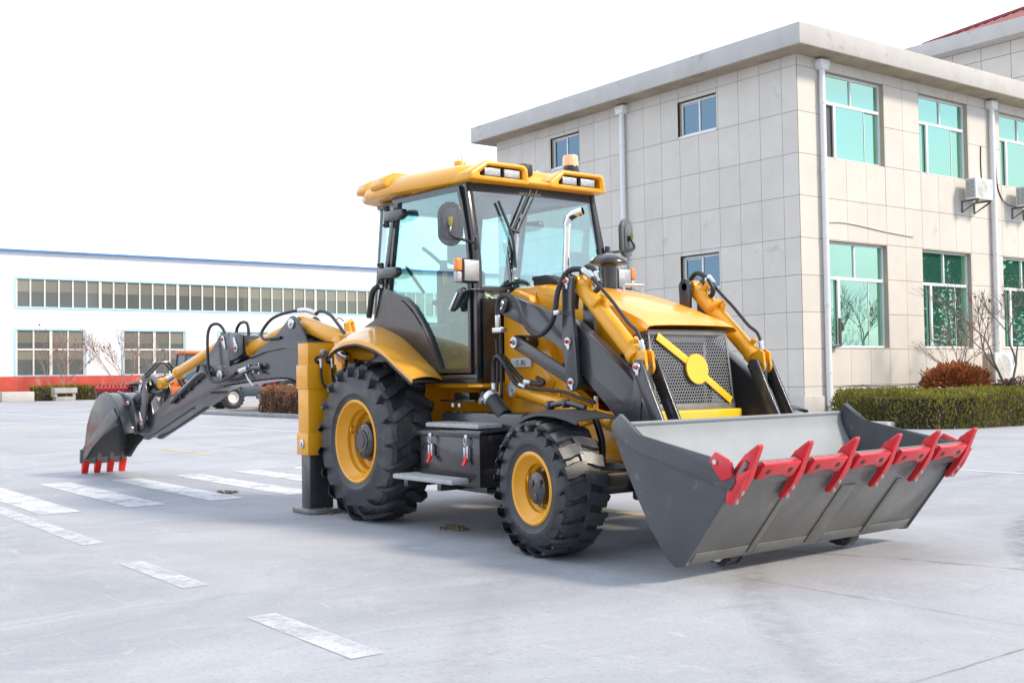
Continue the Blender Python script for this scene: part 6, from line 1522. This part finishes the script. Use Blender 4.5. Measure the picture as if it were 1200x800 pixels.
# verge and island
sheet('dry_verge', [[(-72, 13.5), (-55, 15.2), (-44, 13.4), (-60, 12.4)], [(-44, 12.0), (-22, 10.6), (-12, 10.6), (-12, 26), (-60, 30)]], 'gravel', .006)
bm = NB(); box(bm, -33.5, -12, 10.25, 10.50, 0, .13, .02); box(bm, -33.5, -33.25, 10.50, 14, 0, .13, .02); mk('island_kerb', bm, 'kerb', kind='structure')
sheet('island_soil', [rect(-33.2, -12, 10.52, 14)], 'soil', .05)
hedge('brown_hedge', [(-29.2, 10.95), (-14, 10.95), (-14, 12.3), (-29.0, 12.3), (-29.6, 11.8)], .98, 190, 'brownhedge', 'reddish brown winter hedge in the kerbed island behind the stabilizer', 'hedge', (.13, .05), 15, .08)
bm = NB(); box(bm, -6.9, -5.6, 14.62, 14.90, 0, .16, .03); mk('kerb_block', bm, 'plaster', None, 'pale kerb stone lying at the foot of the green hedge', 'kerb stone')
# two evergreens standing beyond the right edge, seen in the window reflections
def conifer(name, c, h, r, label, seed):
    rg = random.Random(seed); pts = []; c = V(c)
    for _ in range(11000):
        z = rg.random()**.8; rr = r*(1-z)**.75*(.15+.90*rg.random()**.6)*(1+.3*mnoise.noise(V((z*6, seed, rg.random()*2)))); a = rg.uniform(0, 6.283)
        p = c+V((rr*math.cos(a), rr*math.sin(a), .8+z*(h-.8))); pts.append((p, V((math.cos(a), math.sin(a), .3)), .42, .17, tint(p, rg, .9, .45, .1)))
    t = empty(name, c, label, 'tree', 'evergreens mirrored in the lower windows'); o = leafmesh('crown', pts, ['tree'], None, None); o.parent = t; o.location = V(o.location)-V(c)
    bm = NB(); cyl(bm, c, c+V((0, 0, h*.8)), .16, .04, 10); mk('trunk', bm, 'bark', t)
conifer('evergreen_tree', (12.8, 65, 0), 12.5, 3.8, 'dark evergreen mirrored in the middle lower window', 51)
conifer('evergreen_tree', (8.4, 69, 0), 13, 3.8, 'dark evergreen mirrored in the right lower window', 52)

# ================================================================== MACHINES PARKED FAR BEHIND
def tractor(loc, lab, body, trim, fend, cat='tractor', seed=0, roofm='red', flip=1):
    """seen from its side: length along y, front towards -y"""
    X, Yc, _ = loc; t = empty('tractor', loc, lab, cat)
    P_ = lambda x, y, z: V((X+x, Yc+y*flip, z))
    def bx(x0, x1, y0, y1, z0, z1, nm, m, bev=.03):
        bm = NB(); a, b = sorted((Yc+y0*flip, Yc+y1*flip)); box(bm, X+x0, X+x1, a, b, z0, z1, bev, 2); return mk(nm, bm, m, t)
    bx(-.28, .28, -2.0, 1.2, .55, .95, 'chassis', body); bx(-.36, .36, -2.05, .0, .95, 1.45, 'hood', trim, .10); bx(-.30, .30, -2.25, -2.05, .55, 1.3, 'front_weight', 'char')
    for yy, r, wd, nm in ((-1.45, .52, .36, 'front_wheel'), (1.25, .72, .48, 'rear_wheel')):
        for s in (-1, 1):
            bm = NB(); c = (X+s*.72, Yc+yy*flip, r)
            lathe(bm, [(r*.42, -.05), (r*.50, .0), (r*.52, wd*.30), (r*.46, wd*.34), (r*.30, .02), (.0001, .04)], c, 'x', 32, 0, s); wl = mk(nm, bm, 'label', t)
            bm = NB(); lathe(bm, [(r*.52, -wd*.4), (r*.62, -wd*.5), (r*.86, -wd*.5), (r*.95, -wd*.4), (r*.95, wd*.4), (r*.86, wd*.5), (r*.62, wd*.5), (r*.52, wd*.4)], c, 'x', 36, 0, s, True)
            for k in range(18):
                a = 2*math.pi*k/18; a0, a1 = a-.06, a+.06
                for q in (-1, 1): 
                    v8 = [bm.verts.new((c[0]+xx, c[1]+rr*math.cos(aa+q*abs(xx)*.4), c[2]+rr*math.sin(aa+q*abs(xx)*.4))) for xx in (q*.0, q*wd*.5) for rr in (r*.93, r) for aa in (a0, a1)]
                    for fq in ((0, 1, 3, 2), (4, 6, 7, 5), (0, 4, 5, 1), (2, 3, 7, 6), (0, 2, 6, 4), (1, 5, 7, 3)): bm.faces.new([v8[i] for i in fq])
            mk('tyre', bm, 'tyre', wl)
    for s in (-1, 1):
        bm = NB(); arc_ = [(1.25+.86*math.cos(R(q)), .74+.80*math.sin(R(q))) for q in range(20, 166, 12)]
        rows_ = [[bm.verts.new(P_(s*.46, a, b)), bm.verts.new(P_(s*1.0, a, b))] for a, b in arc_]
        for a, b in zip(rows_, rows_[1:]): bm.faces.new((a[0], a[1], b[1], b[0]))
        mk('fender', bm, fend, t)
    # cab
    bm = NB()
    for s in (-1, 1):
        for y0, y1 in ((.05, .20), (1.0, 1.35)): tube(bm, [P_(s*.62, y0, 1.3), P_(s*.58, y1, 2.62)], .05, 6, 1)
    mk('cab_frame', bm, 'char', t)
    bm = NB()
    for s in (-1, 1): bm.faces.new([bm.verts.new(P_(s*.60, a, b)) for a, b in ((.1, 1.35), (1.0, 1.35), (1.3, 2.6), (.2, 2.6))])
    bm.faces.new([bm.verts.new(P_(x, y, z)) for x, y, z in ((-.6, .08, 1.4), (.6, .08, 1.4), (.58, .2, 2.6), (-.58, .2, 2.6))]); mk('cab_glass', bm, mat('tractor_glass', (.07, .16, .23), .15), t)
    bx(-.70, .70, .05, 1.55, 2.60, 2.80, 'cab_roof', roofm, .08)
    bm = NB(); tube(bm, [P_(-.30, -.55, 1.4), P_(-.30, -.55, 2.75), P_(-.30, -.62, 2.85), P_(-.30, -.72, 2.88)], .05, 10, 2); mk('exhaust_pipe', bm, 'steel', t)
    bx(.30, .46, -.9, .1, .60, 1.0, 'side_tank', trim); bx(.40, .50, -.2, .0, .42, .62, 'step', body)
    return t
M['slate'] = mat('slate_blue_paint', (.06, .09, .115), .45, var=.15); M['skyb'] = mat('pale_blue_panel', (.32, .42, .56), .4); M['orange'] = mat('orange_paint', (.60, .15, .03), .45, var=.1)
tractor((-39.6, 15.5, 0), 'slate blue tractor with red fenders and white rims parked behind the brown hedge', 'slate', 'slate', 'red', roofm='slate')
tractor((-46.5, 14.4, 0), 'orange tractor with a blue glass cab half hidden behind the digging arm', 'orange', 'orange', 'orange', roofm='orange')

# black tiller with a red roller
TL = empty('rotary_tiller', (-44, 8.3, 0), 'black rotary tiller with a red spiral roller standing behind the digging bucket', 'farm implement')
bm = NB(); box(bm, -44.4, -43.6, 7.6, 9.4, .55, 1.15, .06); box(bm, -44.5, -43.5, 7.5, 9.5, 1.15, 1.22, .02); box(bm, -44.2, -43.8, 8.2, 9.2, 1.22, 1.55, .05); mk('body', bm, 'black', TL)
bm = NB(); 
for s in (-.25, .25): tube(bm, [(-44+s, 8.3, 1.5), (-44+s, 8.9, 2.15), (-44+s, 9.3, 2.2), (-44+s, 9.9, 1.5), (-44+s, 10.2, 1.0)], .07, 8, 1)
mk('hitch_frame', bm, 'black', TL)
bm = NB(); tube(bm, [(-44, 6.0, 1.0), (-44, 7.6, 1.0)], .08, 8, 1)
for k in range(3):
    tube(bm, [(-44+.15*math.cos(t+k*2.1), 6.0+t*.085, 1.0+.15*math.sin(t+k*2.1)) for t in (i*.35 for i in range(54))], .04, 6, 1)
mk('roller', bm, mat('roller_red', (.42, .02, .03), .5), TL)
bm = NB(); 
for y in (6.1, 7.5, 8.0, 9.2): box(bm, -44.08, -43.92, y-.06, y+.06, 0, 1.0)
mkc('stand', bm, 'black', TL)
TL.location.y += 3.6
# yellow truck crane, only its folded jib shows above the boom
CR = empty('loader_crane', (-46, 24.0, 0), 'yellow folded loader crane rising behind the digging arm and the rear fender', 'crane')
bm = NB(); box(bm, -46.6, -45.4, 23.0, 25.2, .5, 1.1, .05); box(bm, -46.3, -45.7, 23.6, 24.4, 1.1, 2.3, .05); mk('base', bm, 'yellow', CR)
bm = NB(); tube(bm, [(-46, 24.0, 2.2), (-46, 23.7, 4.3), (-46, 24.0, 4.4)], .20, 6, 1); tube(bm, [(-46, 24.0, 4.4), (-46, 24.3, 3.3)], .12, 6, 1); tube(bm, [(-46, 23.2, 2.4), (-46, 23.45, 3.6)], .09, 8, 1); mk('jib', bm, 'yellow', CR)
bm = NB()
for y in (23.2, 25.0):
    for x in (-46.5, -45.5): box(bm, x-.1, x+.1, y-.1, y+.1, 0, .5)
tube(bm, [(-46, 23.3, 4.0), (-46, 23.0, 4.35), (-46, 23.2, 4.6), (-46, 23.5, 4.4)], .03, 6, 4)
mkc('outrigger', bm, 'black', CR)
